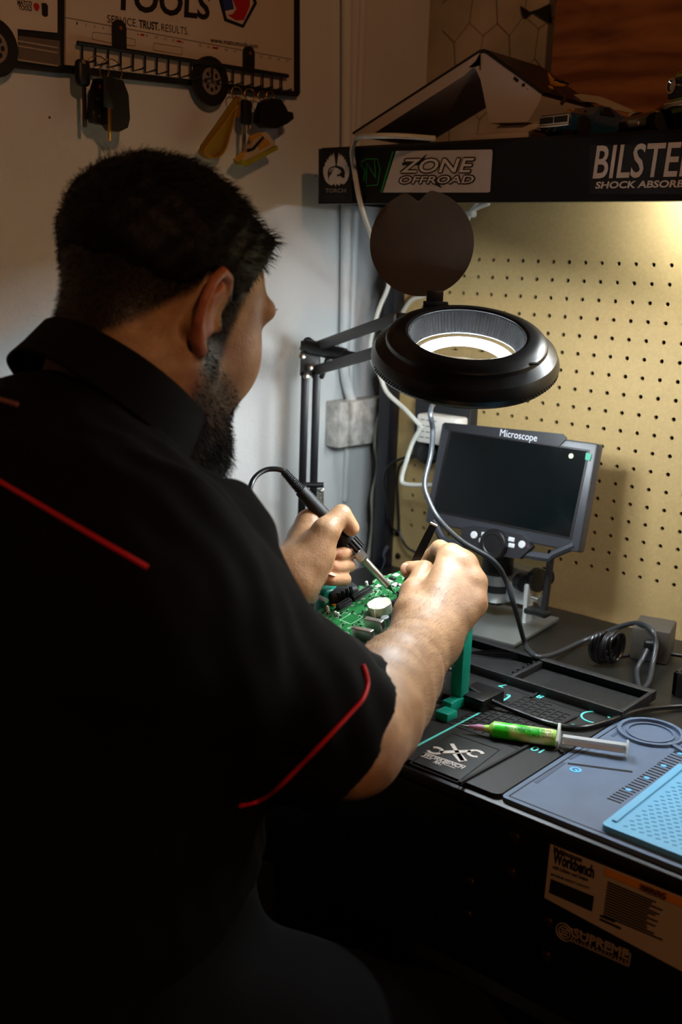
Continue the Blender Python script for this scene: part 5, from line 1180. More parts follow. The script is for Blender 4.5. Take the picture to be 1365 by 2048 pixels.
def surface(sdf, h, post=None, N=16):
    """surface nets over sparse blocks; returns vertices and quads"""
    bb = [sdf.bbox(q) for q in sdf.p]; kk = np.array([q[5] for q in sdf.p])
    lo = np.array([b[0] for b in bb]); hi = np.array([b[1] for b in bb])
    mn = lo.min(0) - 6 * h - .02; mx = hi.max(0) + 6 * h + .02
    nb = np.ceil((mx - mn) / (N * h)).astype(int); BIG = int(max(nb) * N + 4)
    g = np.arange(N + 1); GX, GY, GZ = np.meshgrid(g, g, g, indexing='ij'); gp = np.c_[GX.ravel(), GY.ravel(), GZ.ravel()]
    cid, cpos, quads = [], [], []
    lo2 = lo - (kk[:, None] + 3 * h + .012); hi2 = hi + (kk[:, None] + 3 * h + .012)
    for bx in range(nb[0]):
        x0 = mn[0] + bx * N * h; mxs = (lo2[:, 0] < x0 + N * h) & (hi2[:, 0] > x0)
        if not mxs.any(): continue
        for by in range(nb[1]):
            y0 = mn[1] + by * N * h; mys = mxs & (lo2[:, 1] < y0 + N * h) & (hi2[:, 1] > y0)
            if not mys.any(): continue
            for bz in range(nb[2]):
                z0 = mn[2] + bz * N * h; ms = mys & (lo2[:, 2] < z0 + N * h) & (hi2[:, 2] > z0)
                if not ms.any(): continue
                idx = np.nonzero(ms)[0]; o = np.array([x0, y0, z0])
                c8 = o + np.array([[a, b, c] for a in (0, .5, 1) for b in (0, .5, 1) for c in (0, .5, 1)]) * N * h
                v = sdf.ev(c8, idx)
                if np.abs(v).min() > N * h * .62 and (v.min() > 0 or v.max() < 0): continue
                P_ = o + gp * h; v = sdf.ev(P_, idx)
                if post is not None: v = post(P_, v)
                v = v.reshape(N + 1, N + 1, N + 1); s = v < 0
                if s.all() or not s.any(): continue
                i0 = np.array([bx * N, by * N, bz * N])
                # cells
                cs = s[:-1, :-1, :-1].astype(np.int8); tot = np.zeros((N, N, N), np.int8); acc = np.zeros((N, N, N, 3)); cnt = np.zeros((N, N, N))
                for a in (0, 1):
                    for b in (0, 1):
                        for c in (0, 1): tot += s[a:N + a, b:N + b, c:N + c]
                for ax in range(3):
                    for a in (0, 1):
                        for b in (0, 1):
                            sl0 = [0, 0, 0]; oth = [i for i in range(3) if i != ax]; sl0[oth[0]] = a; sl0[oth[1]] = b
                            sl1 = list(sl0); sl1[ax] = 1
                            A_ = v[sl0[0]:N + sl0[0], sl0[1]:N + sl0[1], sl0[2]:N + sl0[2]]; B_ = v[sl1[0]:N + sl1[0], sl1[1]:N + sl1[1], sl1[2]:N + sl1[2]]
                            m = (A_ < 0) != (B_ < 0); t = np.where(m, A_ / np.where(m, A_ - B_, 1), 0)
                            for d in range(3): acc[..., d] += np.where(m, (t if d == ax else sl0[d]), 0)
                            cnt += m
                m = (tot > 0) & (tot < 8); I = np.argwhere(m); gi = I + i0
                cid.append((gi[:, 0] * BIG + gi[:, 1]) * BIG + gi[:, 2]); cpos.append(mn + (gi + acc[m] / cnt[m][:, None]) * h)
                for ax in range(3):           # sign-changing edges whose lower point is in this block
                    n3 = [N, N, N]; A_ = s[:N, :N, :N]; sh = [0, 0, 0]; sh[ax] = 1; B_ = s[sh[0]:N + sh[0], sh[1]:N + sh[1], sh[2]:N + sh[2]]
                    E = np.argwhere(A_ != B_)
                    if not len(E): continue
                    fl = A_[tuple(E.T)]; E = E + i0; u, w = (ax + 1) % 3, (ax + 2) % 3; q4 = []
                    for du, dw in ((-1, -1), (0, -1), (0, 0), (-1, 0)):
                        e = E.copy(); e[:, u] += du; e[:, w] += dw; q4.append((e[:, 0] * BIG + e[:, 1]) * BIG + e[:, 2])
                    q4 = np.array(q4).T; q4[~fl] = q4[~fl][:, ::-1]; quads.append(q4)
    cid = np.concatenate(cid); cpos = np.concatenate(cpos); quads = np.concatenate(quads)
    od = np.argsort(cid); cid = cid[od]; cpos = cpos[od]; ix = np.clip(np.searchsorted(cid, quads), 0, len(cid) - 1)
    ok = (cid[ix] == quads).all(1); return cpos, ix[ok]
def smooth_mesh(V, Q, it=2, lam=.5):
    n = len(V); a = np.concatenate([Q[:, i] for i in range(4)]); b = np.concatenate([Q[:, (i + 1) % 4] for i in range(4)])
    deg = np.bincount(np.r_[a, b], minlength=n).astype(float); deg[deg == 0] = 1
    for k in range(it):
        S_ = np.stack([np.bincount(np.r_[a, b], weights=np.r_[V[b, d], V[a, d]], minlength=n) for d in range(3)], 1) / deg[:, None]
        V = V + lam * (S_ - V)
    return V
def mesh_obj(name, V, Q, m, parent, base, col=None, kind=None):
    me = bpy.data.meshes.new(name); n = len(V); me.vertices.add(n); me.vertices.foreach_set('co', (V - np.asarray(base)).astype(np.float32).ravel())
    k = Q.shape[1]; me.loops.add(len(Q) * k); me.loops.foreach_set('vertex_index', Q.astype(np.int32).ravel()); me.polygons.add(len(Q))
    me.polygons.foreach_set('loop_start', np.arange(0, len(Q) * k, k, dtype=np.int32)); me.polygons.foreach_set('loop_total', np.full(len(Q), k, np.int32))
    me.update(calc_edges=True); me.validate(); me.shade_smooth()
    if col is not None:
        at = me.color_attributes.new('tone', 'FLOAT_COLOR', 'POINT'); at.data.foreach_set('color', np.c_[col, np.ones(n)].astype(np.float32).ravel())
    me.materials.append(m); o = bpy.data.objects.new(name, me); COL.objects.link(o); o.parent = parent
    if kind: o['kind'] = kind
    return o
def noise3(p, s=1., seed=0):                  # cheap smooth pseudo noise
    r = np.random.default_rng(seed); out = 0
    for k in range(6):
        d = r.normal(size=3) * s * (1 + .5 * k); out = out + np.sin(p @ d + r.uniform(0, 6.28)) / (1 + .4 * k)
    return out / 3.

# ---- pose (bench coordinates)
HDG, PITCH = math.radians(87), math.radians(24)
hy = np.array([math.cos(HDG) * math.cos(PITCH), math.sin(HDG) * math.cos(PITCH), -math.sin(PITCH)]); hx_ = np.array([math.sin(HDG), -math.cos(HDG), 0]); hz = np.cross(hx_, hy)
HR_ = np.c_[hx_, hy, hz]; HC = D(322, 610, .945)
def hl(x, y, z): return HC + HR_ @ np.array([x, y, z])
SR, SLf = D(296, 1178, .805), np.array([-.165, -.872, .262])
ER = D(700, 1483, .925); EL = np.array([-.205, -.68, .085])
WR = D(850, 1280, 1.165); WL = D(583, 1158, 1.222)
NBs = np.array([.026, -.862, .335])

def torso(s, g=0., k=.05):
    s.ell((.022, -.905, .255), (.175 + g, .100 + g, .115 + g), k=k)
    s.ell((.025, -.885, .14), (.180 + g, .140 + g, .170 + g), k=k)
    s.ell((.022, -.866, -.03), (.170 + g, .155 + g, .180 + g), k=k)
    s.ell((.020, -.91, -.20), (.185 + g, .165 + g, .13 + g), k=k)
    for S_ in (SR, SLf):
        s.cap(NBs + (0, -.012, -.01), S_ + (0, 0, .0), .050 + g, .056 + g, k); s.cap(S_, S_ + (0, .0, -.03), .060 + g, .058 + g, k)
    return s
def legs(s, g=0., k=.05):
    for hp, kn, ft in (((.115, -.85, -.160), (.275, -.640, -.270), (.275, -.70, -.785)), ((-.075, -.89, -.235), (-.13, -.645, -.36), (-.13, -.70, -.785))):
        s.cap(hp, kn, .092 + g, .072 + g, k); s.cap(kn, ft, .062 + g, .044 + g, k)
    return s
body = Sdf(); torso(body, -.010); legs(body, -.008)
body.cap(NBs + (.008, .045, -.01), hl(0, -.014, -.045), .060, .060, .035)       # neck
body.cap(hl(0, -.040, -.045), hl(0, -.034, -.105), .040, .040, .03)           # nape
body.cap(hl(0, .03, -.10), NBs + (.006, .05, -.03), .05, .05, .04)          # throat
# head
body.ell(hl(0, -.010, .032), (.0765, .097, .074), HR_, .03)
body.ell(hl(0, .036, -.018), (.0625, .060, .082), HR_, .03)
for s_ in (-1, 1):
    body.cap(hl(s_ * .054, .004, -.060), hl(s_ * .020, .074, -.098), .023, .024, .03)
    body.ell(hl(s_ * .041, .058, -.028), (.026, .030, .036), HR_, .02)
    body.cap(hl(s_ * .050, .074, .030), hl(s_ * .014, .090, .030), .009, .011, .012)
    body.cap(hl(s_ * .012, .088, -.060), hl(s_ * .001, .094, -.058), .006, .007, .006)
    body.ell(hl(s_ * .031, .076, .010), (.012, .010, .011), HR_, .006)
    body.cap(hl(s_ * .013, .100, -.020), hl(s_ * .006, .108, -.018), .007, .009, .008)
    ear = [(.072, .008, .006), (.0745, .011, .022), (.078, .004, .034), (.085, -.010, .034), (.0905, -.020, .022), (.0915, -.023, .004), (.0885, -.019, -.014), (.083, -.009, -.027), (.079, .000, -.032)]
    body.chain([hl(s_ * a, b - .004, c - .006) for a, b, c in ear], [.0035, .004, .0043, .0045, .0046, .0044, .0044, .0055, .0060], .004)
    body.chain([hl(s_ * a, b - .004, c - .006) for a, b, c in ((.081, -.004, .022), (.0845, -.0125, .010), (.083, -.013, -.006), (.079, -.006, -.017), (.076, .002, -.014))], [.0035, .0042, .0042, .004, .004], .005)
    body.cap(hl(s_ * .070, -.006, .012), hl(s_ * .074, -.012, -.022), .009, .009, .010)
    body.cap(hl(s_ * .074, .006, -.008), hl(s_ * .076, .007, -.014), .0045, .0045, .005)
body.cap(hl(0, .096, .020), hl(0, .112, -.014), .009, .0125, .012)
body.cap(hl(0, .078, -.104), hl(0, .080, -.108), .022, .022, .02)
# arms
f_ = lambda a, b, t: np.asarray(a) + (np.asarray(b) - np.asarray(a)) * t
def arm(S_, E_, W_, r):
    pts = [S_, E_] + [f_(E_, W_, t) for t in (.2, .4, .6, .8, 1.)]; body.group([(pts[i], pts[i + 1], r[i], r[i + 1]) for i in range(6)], .006, .03)
arm(SR, ER, WR, [.058, .048, .050, .048, .0435, .0375, .0325]); arm(SLf, EL, WL, [.058, .046, .047, .045, .040, .034, .030])
# right hand (tweezers)
rm = [D(902, 1114, 1.235), D(928, 1131, 1.226), D(946, 1166, 1.214), D(949, 1206, 1.203)]
body.group([(WR, p, .0275, r_) for p, r_ in zip(rm, (.0145, .0145, .0140, .0130))] + [(rm[i], rm[i + 1], .0135, .0130) for i in range(3)]
           + [(D(886, 1266, 1.175), D(938, 1212, 1.198), .021, .0155), (WR + ROT[0] * -.010, WR + ROT[0] * .011, .0280, .0280), (WR + ROT[0] * -.008, D(826, 1228, 1.185), .023, .021), (D(826, 1232, 1.185), D(826, 1184, 1.215), .0205, .0150)], .010, .02)
fing = [([rm[0], D(880, 1097, 1.274), D(855, 1120, 1.290), D(840, 1140, 1.288)], [.0125, .0108, .0092, .0080]),
        ([rm[1], D(902, 1133, 1.278), D(868, 1152, 1.292), D(846, 1166, 1.288)], [.0125, .0108, .0092, .0080]),
        ([rm[2], D(924, 1173, 1.264), D(892, 1186, 1.280), D(868, 1192, 1.276)], [.012, .0104, .009, .0078]),
        ([rm[3], D(928, 1214, 1.245), D(900, 1220, 1.258), D(882, 1218, 1.255)], [.011, .009, .008, .007])]
for p, r_ in fing: body.chain(p, r_, .004)
body.chain([D(826, 1184, 1.215), D(850, 1140, 1.243), D(818, 1140, 1.250)], [.0135, .0115, .0104], .004)
for p in rm[:3]: body.ell(p - ROT[2] * .0055, (.0115, .0115, .0115), None, .005)
body.group([(f_(WR, p, .40) - ROT[2] * .0195, f_(WR, p, .92) - ROT[2] * .0125, .0030, .0030) for p in rm[:3]], .001, .007)
# left hand (iron)
lm = [D(620, 1047, 1.262), D(604, 1076, 1.272), D(600, 1103, 1.270), D(600, 1130, 1.262)]
body.group([(WL, p, .0250, r_) for p, r_ in zip(lm, (.0165, .0150, .0145, .0130))] + [(lm[i], lm[i + 1], .0145, .0135) for i in range(3)]
           + [(WL, D(628, 1112, 1.228), .027, .024), (D(622, 1118, 1.222), D(652, 1064, 1.226), .0225, .0165), (D(626, 1140, 1.238), D(630, 1100, 1.240), .018, .019)], .009, .02)
lf = [([lm[0], D(664, 1062, 1.292), D(694, 1086, 1.282), D(700, 1100, 1.262)], [.012, .0098, .0088, .0080]),
      ([lm[1], D(678, 1092, 1.298), D(704, 1104, 1.274), D(676, 1109, 1.244)], [.012, .0094, .0084, .0078]),
      ([lm[2], D(676, 1124, 1.293), D(699, 1132, 1.268), D(668, 1135, 1.238)], [.012, .0092, .0082, .0077]),
      ([lm[3], D(668, 1156, 1.280), D(690, 1159, 1.256), D(660, 1159, 1.230)], [.0105, .0088, .0080, .0076])]
for p, r_ in lf: body.chain(p, r_, .0016)
body.chain([D(650, 1064, 1.226), D(683, 1029, 1.238), D(703, 1056, 1.244)], [.0145, .0120, .0098], .006)

VB, QB = surface(body, .0022); VB = smooth_mesh(VB, QB, 2, .45)

# ---- tone map: stubble on scalp and jaw (a property of the skin itself)
loc = (VB - HC) @ HR_; lx, ly, lz = np.abs(loc[:, 0]), loc[:, 1], loc[:, 2]
sst = lambda a, b, x: np.clip((x - a) / (b - a), 0, 1) ** 2 * (3 - 2 * np.clip((x - a) / (b - a), 0, 1))
def hair_mask(lx, ly, lz):
    back = sst(-.012, .010, lz - (.002 + (ly + .030) * 1.35)) * (ly < -.022)
    mid = sst(.012, .030, lz) * (ly >= -.022) * (ly < .030)
    side = sst(.0, .012, .034 - ly) * sst(-.075, -.045, lz) * (ly > .006)
    tem = sst(-.004, .010, lz - (.030 + (ly - .030) * 1.7)) * (ly >= .022)
    m = np.maximum.reduce([back, mid, side, tem * (ly < .085)]); return np.where(lz < -.10, 0, m)
hm = hair_mask(lx, ly, lz)
def beard_mask(lx, ly, lz): return sst(.0, .030, (-.022 - (ly - .02) * .42) - lz) * sst(-.012, .014, ly - (.000 - (lz + .05) * .15)) * sst(-.150, -.125, lz)
bm_ = beard_mask(lx, ly, lz); bm_ = np.maximum(bm_, sst(.085, .09, ly) * sst(-.052, -.044, lz) * sst(-.032, -.040, lz) * (lx < .03))
near = (np.linalg.norm(loc, axis=1) < .20)
hm *= near; bm_ *= near
ear_ = near * sst(.0765, .083, lx) * (ly < .012) * (ly > -.04)
hm *= (1 - ear_)
brow = near * (lx > .012) * (lx < .055) * sst(.024, .028, lz) * sst(.044, .038, lz) * sst(.07, .076, ly)
tone = np.c_[np.clip(np.maximum.reduce([hm * 1.15, bm_ * .85, brow * .9]), 0, 1), ear_, np.zeros(len(VB))]
# redder knuckles and fingertips
for p in [q[0][-1] for q in fing + lf] + rm + [D(819, 1141, 1.252), D(703, 1056, 1.244)]: tone[:, 2] = np.maximum(tone[:, 2], np.exp(-((VB - p) ** 2).sum(1) / .012 ** 2))

msk = bpy.data.materials.new('skin'); msk.use_nodes = True; nt = msk.node_tree; b_ = nt.nodes['Principled BSDF']; L = nt.links.new
at = nt.nodes.new('ShaderNodeAttribute'); at.attribute_name = 'tone'; sp3 = nt.nodes.new('ShaderNodeSeparateColor'); L(at.outputs['Color'], sp3.inputs[0])
tc = nt.nodes.new('ShaderNodeTexCoord'); nz = nt.nodes.new('ShaderNodeTexNoise'); nz.inputs['Scale'].default_value = 45; nz.inputs['Detail'].default_value = 4; L(tc.outputs['Object'], nz.inputs['Vector'])
cr = nt.nodes.new('ShaderNodeValToRGB'); cr.color_ramp.elements[0].position = .3; cr.color_ramp.elements[1].position = .7; cr.color_ramp.elements[0].color = (*lin('#8c6646'), 1); cr.color_ramp.elements[1].color = (*lin('#b08b68'), 1); L(nz.outputs[0], cr.inputs[0])
def mixc(fac, a, colb):
    m = nt.nodes.new('ShaderNodeMix'); m.data_type = 'RGBA'; L(fac, m.inputs[0]); L(a, m.inputs[6]); m.inputs[7].default_value = (*lin(colb), 1); return m.outputs[2]
mul = nt.nodes.new('ShaderNodeMath'); mul.operation = 'MULTIPLY'; L(sp3.outputs[2], mul.inputs[0]); mul.inputs[1].default_value = .45
c_ = mixc(mul.outputs[0], cr.outputs[0], '#b06a50'); mul2 = nt.nodes.new('ShaderNodeMath'); mul2.operation = 'MULTIPLY'; L(sp3.outputs[1], mul2.inputs[0]); mul2.inputs[1].default_value = .6
c_ = mixc(mul2.outputs[0], c_, '#a04a34')
nz2 = nt.nodes.new('ShaderNodeTexNoise'); nz2.inputs['Scale'].default_value = 900; L(tc.outputs['Object'], nz2.inputs['Vector'])
ad = nt.nodes.new('ShaderNodeMath'); ad.operation = 'MULTIPLY_ADD'; L(nz2.outputs[0], ad.inputs[0]); ad.inputs[1].default_value = .5; ad.inputs[2].default_value = .75
mm_ = nt.nodes.new('ShaderNodeMath'); mm_.operation = 'MULTIPLY'; mm_.use_clamp = True; L(sp3.outputs[0], mm_.inputs[0]); L(ad.outputs[0], mm_.inputs[1])
c_ = mixc(mm_.outputs[0], c_, '#120c08'); L(c_, b_.inputs['Base Color'])
b_.inputs['Roughness'].default_value = .48; b_.inputs['Specular IOR Level'].default_value = .4
b_.inputs['Subsurface Weight'].default_value = .12; b_.inputs['Subsurface Radius'].default_value = (1, .35, .2); b_.inputs['Subsurface Scale'].default_value = .005
nb_ = nt.nodes.new('ShaderNodeTexVoronoi'); nb_.inputs['Scale'].default_value = 420; L(tc.outputs['Object'], nb_.inputs['Vector'])
nw = nt.nodes.new('ShaderNodeTexNoise'); nw.inputs['Scale'].default_value = 130; nw.inputs['Detail'].default_value = 4; L(tc.outputs['Object'], nw.inputs['Vector'])
ma = nt.nodes.new('ShaderNodeMath'); ma.operation = 'MULTIPLY_ADD'; L(nb_.outputs['Distance'], ma.inputs[0]); ma.inputs[1].default_value = .35; L(nw.outputs[0], ma.inputs[2])
bp = nt.nodes.new('ShaderNodeBump'); bp.inputs['Strength'].default_value = .35; bp.inputs['Distance'].default_value = .0012; L(ma.outputs[0], bp.inputs['Height']); L(bp.outputs[0], b_.inputs['Normal'])

PB_ = (.05, -.75, -H)
PS = Thing('person', 'person in a black shirt with red piping bending over the circuit board', 'person', PB_)
mesh_obj('body', VB, QB, msk, PS.o, PB_, tone)

# ---- finger nails
M_NAIL = mat('nail', '#d3a68c', .3)
def nail(tip, prev, facing, w_=.0066, l_=.0090, off=.0088):
    d = nrm(np.asarray(tip) - prev); n = nrm(facing - d * (facing @ d)); sd_ = np.cross(d, n); c = np.asarray(tip) + d * .002 + n * (off - .0012)
    PS.part('finger_nail', MB().ell(c, (w_, l_ * .62, .0016), np.c_[sd_, d, n], 14, 8), M_NAIL)
nail(D(818, 1140, 1.250), D(850, 1140, 1.243), -ROT[2] * .8 - ROT[1] * .2, off=.0098)
nail(D(660, 1159, 1.230), D(690, 1159, 1.256), -ROT[2] * .5 - ROT[1] * .8, off=.0082)

# ---- shirt
M_SHIRT = mat('black_cotton', '#080808', .9, spec=.15, bump=.25, bscale=1400, bdist=.0006)
shirt = Sdf(); torso(shirt, .011, .06)
sdR = ER - SR; LA = np.linalg.norm(sdR); sdR = sdR / LA; sdL = nrm(EL - SLf)
hemn = nrm(sdR + np.array([.10, .0, .12]))
shirt.sleeve(SR, SR + sdR * .222, .064, .0715, hemn, .0605); shirt.sleeve(SLf, SLf + sdL * .185, .072, .072, sdL, .062)
shirt.cap(D(455, 1010, .875), D(488, 1060, .865), .024, .024, .03)
def shirt_post(p, v):
    q = p.copy(); dR = p - SR; tR = dR @ sdR
    # folds: along the sleeve, across the elbow side and down the back
    w_ = .0035 * noise3(p, 26, 3) + .0022 * noise3(p, 55, 5)
    armw = np.exp(-((dR - tR[:, None] * sdR) ** 2).sum(1) / .012) * sst(.0, .05, tR)
    w_ = w_ + armw * .0018 * np.sin(tR * 95 + 3 * noise3(p, 18, 9))
    v = v - w_
    # neck opening and bottom hem
    nd = p - CO0; e = np.sqrt((nd @ nrm(CA)) ** 2 / (CAl - .010) ** 2 + (nd @ nrm(CB)) ** 2 / (CBl - .010) ** 2); up = nd @ CN
    v = np.maximum(v, -np.maximum((e - 1) * .07, -up - .028))
    return np.maximum(v, (-.060 - p[:, 2]) + (p[:, 1] + .87) * .45)
CO0 = np.array([.034, -.822, .388]); CA = np.array([.996, -.087, 0]) * .070; CB = np.array([.0125, .055, -.0475]) * 1.0
CAl, CBl = np.linalg.norm(CA), np.linalg.norm(CB); CN = nrm(np.cross(CA, CB)); CN = CN if CN[2] > 0 else -CN
VS, QS = surface(shirt, .0042, shirt_post); VS = smooth_mesh(VS, QS, 2, .4)
so = mesh_obj('shirt', VS, QS, M_SHIRT, PS.o, PB_)
# collar: a folded leaf around the neck
def coll(t, up, out):
    r = CA * math.cos(t) + CB * math.sin(t); return CO0 + r * (1 + out / np.linalg.norm(r)) + CN * up
cl = MB(); rings = []
for i in range(57):
    t = math.pi / 2 + .22 + (2 * math.pi - .44) * i / 56
    fl = .0 + .006 * math.sin(i * .45); dr = .030 + .010 * abs(math.cos((t - math.pi / 2) / 2)) ** 4
    rings.append([coll(t, -.020, -.002), coll(t, .008, .0005), coll(t, .013, .003), coll(t, .010, .0055), coll(t, -dr * .5, .011 + fl * .3), coll(t, -dr, .016 + fl * .6), coll(t, -dr - .001, .0135 + fl * .6), coll(t, -dr * .5, .0085 + fl * .3), coll(t, .002, .0035), coll(t, -.020, .0005)])
cl.ring_sweep(rings); PS.part('collar', cl, M_SHIRT, so, smooth=60)
# raycast helper: where a pixel's line of sight meets the cloth
from mathutils.bvhtree import BVHTree
bvh = BVHTree.FromPolygons([tuple(v) for v in VS], [tuple(q) for q in QS])
def hit(px, py, off=.0012):
    d = Vector(ray(px, py)); d.normalize(); l, n, i, r = bvh.ray_cast(Vector(CAM), d)
    return None if l is None else np.array(l) + np.array(n) * off
M_PIPE = mat('red_piping', '#c01220', .6)
for nm, l in (('back_piping', ((-80, 918), (-30, 946), (20, 976), (70, 1005), (120, 1034), (170, 1063), (220, 1092), (260, 1115), (295, 1136))),
              ('sleeve_piping', ((724, 1330), (731, 1350), (733, 1372), (724, 1398), (705, 1420), (670, 1457), (635, 1495), (600, 1532), (565, 1566), (535, 1590), (510, 1602), (480, 1609)))):
    pts = [hit(*p) for p in l]; pts = [p for p in pts if p is not None]
    if len(pts) > 2: PS.part(nm, MB().tube(crom(pts, 6), .0019, 8), M_PIPE, so, smooth=60)
pts = [p for p in (hit(-20, 795), hit(10, 804), hit(36, 812)) if p is not None]
if len(pts) == 3: PS.part('shoulder_print', MB().tube(pts, .0022, 6), mat('pink_grey_print', '#7a4a44', .7), so)

# ---- trousers, shoes
tr_ = Sdf(); tr_.ell((.020, -.91, -.20), (.189, .169, .134), k=.05); tr_.ell((.022, -.866, -.03), (.172, .157, .182), k=.04); legs(tr_, .008, .05)
VT, QT = surface(tr_, .006, lambda p, v: np.maximum(np.maximum(v - .004 * noise3(p, 24, 12), p[:, 2] + .045), -H + .075 - p[:, 2])); mesh_obj('trousers', smooth_mesh(VT, QT), QT, mat('charcoal_twill', '#0f1012', .95, spec=.1, bump=.3, bscale=1200, bdist=.0006), PS.o, PB_)
for x, y in ((.27, -.70), (-.13, -.70)):
    sh = Sdf(); sh.cap((x, y - .04, -H + .045), (x, y + .05, -H + .05), .045, .042, .03); sh.cap((x, y + .05, -H + .045), (x, y + .17, -H + .038), .045, .036, .03); sh.cap((x, y, -H + .05), (x, y, -H + .12), .05, .05, .03)
    V_, Q_ = surface(sh, .006, lambda p, v: np.maximum(v, -H + .002 - p[:, 2])); mesh_obj('shoe', smooth_mesh(V_, Q_), Q_, mat('black_shoe', '#111112', .5), PS.o, PB_)

# ---- hair and beard: a dense mass with strands growing through it
M_HAIR = mat('black_hair', '#070504', .6, spec=.2)
hsd = Sdf(); hsd.ell(hl(0, -.010, .033), (.0785, .0995, .0765), HR_, .02); hsd.cap(hl(-.032, .066, .070), hl(.032, .066, .070), .021, .021, .03); hsd.ell(hl(0, -.015, .050), (.064, .080, .066), HR_, .03)
def hair_post(p, v):
    q = (p - HC) @ HR_; m = hair_mask(np.abs(q[:, 0]), q[:, 1], q[:, 2]); top_ = sst(-.045, .060, q[:, 2])
    return v - .0022 * noise3(p, 130, 21) * top_ - .002 * top_ + .0062 * (1 - top_) + (1 - m) * .03
VH, QH = surface(hsd, .0026, hair_post); VH = smooth_mesh(VH, QH, 1, .4)
def strands(V, Nn, ln_, comb, wid, n, seed, curl=.3):
    r = np.random.default_rng(seed); idx = r.integers(0, len(V), n); P0 = V[idx] + r.normal(size=(n, 3)) * .0008; d = Nn[idx]; l = ln_[idx] * r.uniform(.55, 1.25, n)
    c = comb[idx] + r.normal(size=(n, 3)) * curl; d0 = d + c * .6; d0 /= np.linalg.norm(d0, axis=1)[:, None]; d1 = d * .35 + c * 1.1; d1 /= np.linalg.norm(d1, axis=1)[:, None]
    s_ = np.cross(d0, r.normal(size=(n, 3))); s_ /= np.linalg.norm(s_, axis=1)[:, None]
    A_ = P0 - d0 * .002; M_ = P0 + d0 * (l * .55)[:, None]; T_ = M_ + d1 * (l * .5)[:, None]; w3 = s_ * wid
    VV = np.stack([A_ + w3, A_ - w3, M_ + w3 * .7, M_ - w3 * .7, T_], 1).reshape(-1, 3); k = np.arange(n)[:, None] * 5
    tri = np.concatenate([k + [0, 1, 3], k + [0, 3, 2], k + [2, 3, 4]]); return VV, tri
def vnormals(V, Q):
    n = np.cross(V[Q[:, 2]] - V[Q[:, 0]], V[Q[:, 3]] - V[Q[:, 1]]); N_ = np.zeros_like(V)
    for i in range(4): np.add.at(N_, Q[:, i], n)
    return N_ / np.maximum(np.linalg.norm(N_, axis=1), 1e-12)[:, None]
NH = vnormals(VH, QH); q = (VH - HC) @ HR_; top_ = sst(.025, .072, q[:, 2]); fr_ = sst(.03, .08, q[:, 1])
outn = ((VH - hl(0, -.01, .02)) * NH).sum(1) > 0
comb = np.outer(.9 * (1 - top_), -hz) * .5 + np.outer(top_, hy * 1.5 - hz * .1) + np.outer(fr_ * top_, hz * .35)
lenh = (.0035 + .0065 * top_ + .004 * fr_ * top_); sel = np.nonzero(outn)[0]
VVs, TR = strands(VH[sel], NH[sel], lenh[sel], comb[sel], .00032, 9000, 4, .35)
ho_ = mesh_obj('hair', VH, QH, M_HAIR, PS.o, PB_); mesh_obj('hair_strands', VVs, TR, M_HAIR, ho_, PB_, kind='stuff')
# cowlick on the crown
ck = MB()
for k_ in range(26):
    b0 = hl(random.uniform(-.05, -.02), random.uniform(-.075, -.045), .098); d = nrm(hz * .8 - hx_ * random.uniform(.1, .6) - hy * random.uniform(.1, .5))
    ck.tube([b0, b0 + d * .014, b0 + d * .022 - hx_ * .006 + hy * random.uniform(-.006, .006)], [.0003, .00025, .0001], 4)
PS.part('cowlick', ck, M_HAIR, ho_, kind='stuff')
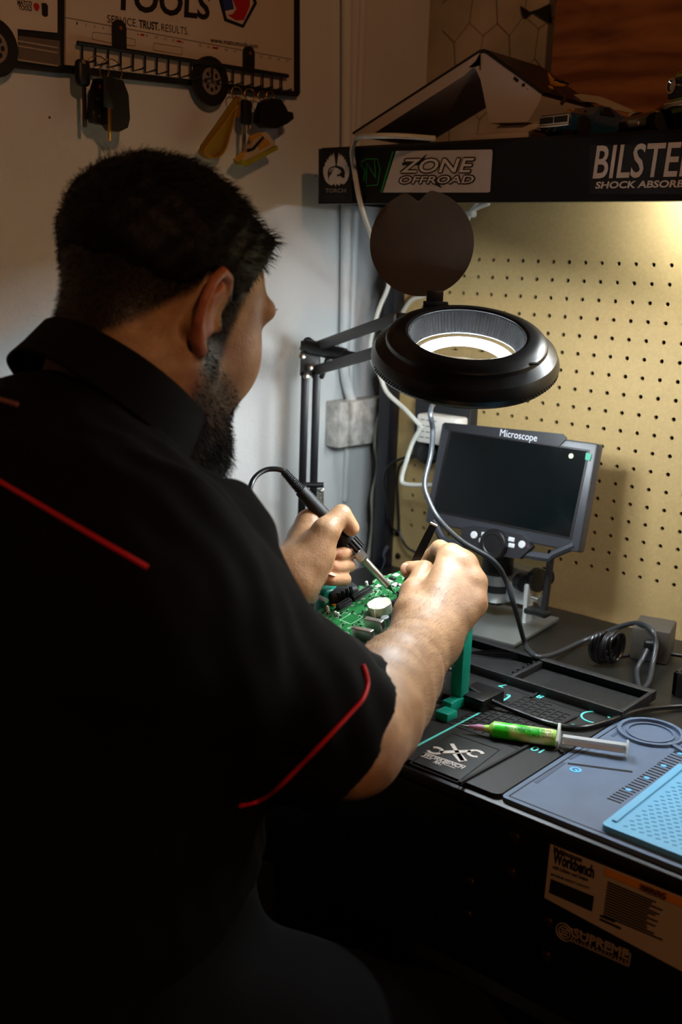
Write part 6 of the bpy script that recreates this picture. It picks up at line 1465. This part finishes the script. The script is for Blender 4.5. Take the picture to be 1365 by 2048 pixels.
# fade: very short hair growing on the scalp; beard
NBv = vnormals(VB, QB); w_h = np.nonzero(near & (hm > .35) & (lz < .06))[0]; l_ = .0015 + .003 * sst(.3, 1., hm)
cmb = np.tile(-hz * .7, (len(VB), 1)); a1, t1_ = strands(VB[w_h], NBv[w_h], l_[w_h], cmb[w_h], .00018, 9000, 8, .3)
w_b = np.nonzero(near & (bm_ > .4) & (lz < -.03))[0]; lb_ = .003 + .014 * sst(-.06, -.115, lz) ; cmb = np.tile(-hz * .9 + hy * .25, (len(VB), 1))
a2, t2_ = strands(VB[w_b], NBv[w_b], lb_[w_b], cmb[w_b], .00022, 9000, 9, .45)
mesh_obj('hair_fade', a1, t1_, M_HAIR, ho_, PB_, kind='stuff')
bsd = Sdf(); bsd.cap(hl(-.016, .074, -.118), hl(.016, .074, -.118), .030, .030, .03); bsd.cap(hl(-.045, .03, -.092), hl(-.02, .07, -.112), .022, .027, .03); bsd.cap(hl(.045, .03, -.092), hl(.02, .07, -.112), .022, .027, .03); bsd.cap(hl(0, .076, -.128), hl(0, .074, -.142), .024, .016, .02)
VD, QD = surface(bsd, .0032, lambda p, v: v - .003 * noise3(p, 150, 31)); bo_ = mesh_obj('beard', VD, QD, M_HAIR, PS.o, PB_)
ND = vnormals(VD, QD); a3, t3_ = strands(VD, ND, np.full(len(VD), .012), np.tile(-hz * .9 + hy * .1, (len(VD), 1)), .00022, 5000, 10, .45)
mesh_obj('beard_strands', np.r_[a2, a3], np.r_[t2_, t3_ + len(a2)], M_HAIR, bo_, PB_, kind='stuff')
eb = MB()
for s_ in (-1, 1):
    for k_ in range(60): t = k_ / 60; b0 = hl(s_ * (.016 + .036 * t), .0995 - .017 * t * t, .033 + .004 * math.sin(t * 3)); eb.tube([b0, b0 + hx_ * s_ * .0035 + hz * .0015 - hy * .0008], [.0004, .0001], 3)
PS.part('eyebrow', eb, M_HAIR, kind='stuff')
# forearm hair
dW = VB - ER; tF = dW @ nrm(WR - ER) / np.linalg.norm(WR - ER); rF = np.linalg.norm(dW - np.outer(tF * np.linalg.norm(WR - ER), nrm(WR - ER)), axis=1)
w_a = np.nonzero((tF > .25) & (tF < 1.12) & (rF < .07))[0]; ax_ = nrm(WR - ER)
a4, t4_ = strands(VB[w_a], NBv[w_a], np.full(len(w_a), .0062), np.tile(ax_ * .9 + ROT[0] * .6 - Z * .2, (len(w_a), 1)), .00006, 7000, 12, .4)
mesh_obj('arm_hair', a4, t4_, mat('arm_hair', '#1a100a', .6), PS.o, PB_, kind='stuff')

# ---- stool he sits on
ST = Thing('stool', 'round black stool under the person', 'stool', (.02, -.93, -H))
ST.part('seat', MB().lathe([(.10, -.385), (.17, -.38), (.18, -.365), (.175, -.350), (.10, -.342), (.001, -.340)], (.02, -.93, 0), Z, 36), M_RUB); ST.part('column', MB().cyl((.02, -.93, -H + .06), (.02, -.93, -.39), .025, n=16), M_CHR)
ST.part('base', MB().lathe([(.19, 0.001), (.2, .012), (.16, .03), (.04, .06), (.001, .06)], (.02, -.93, -H), Z, 36), M_BLKP)
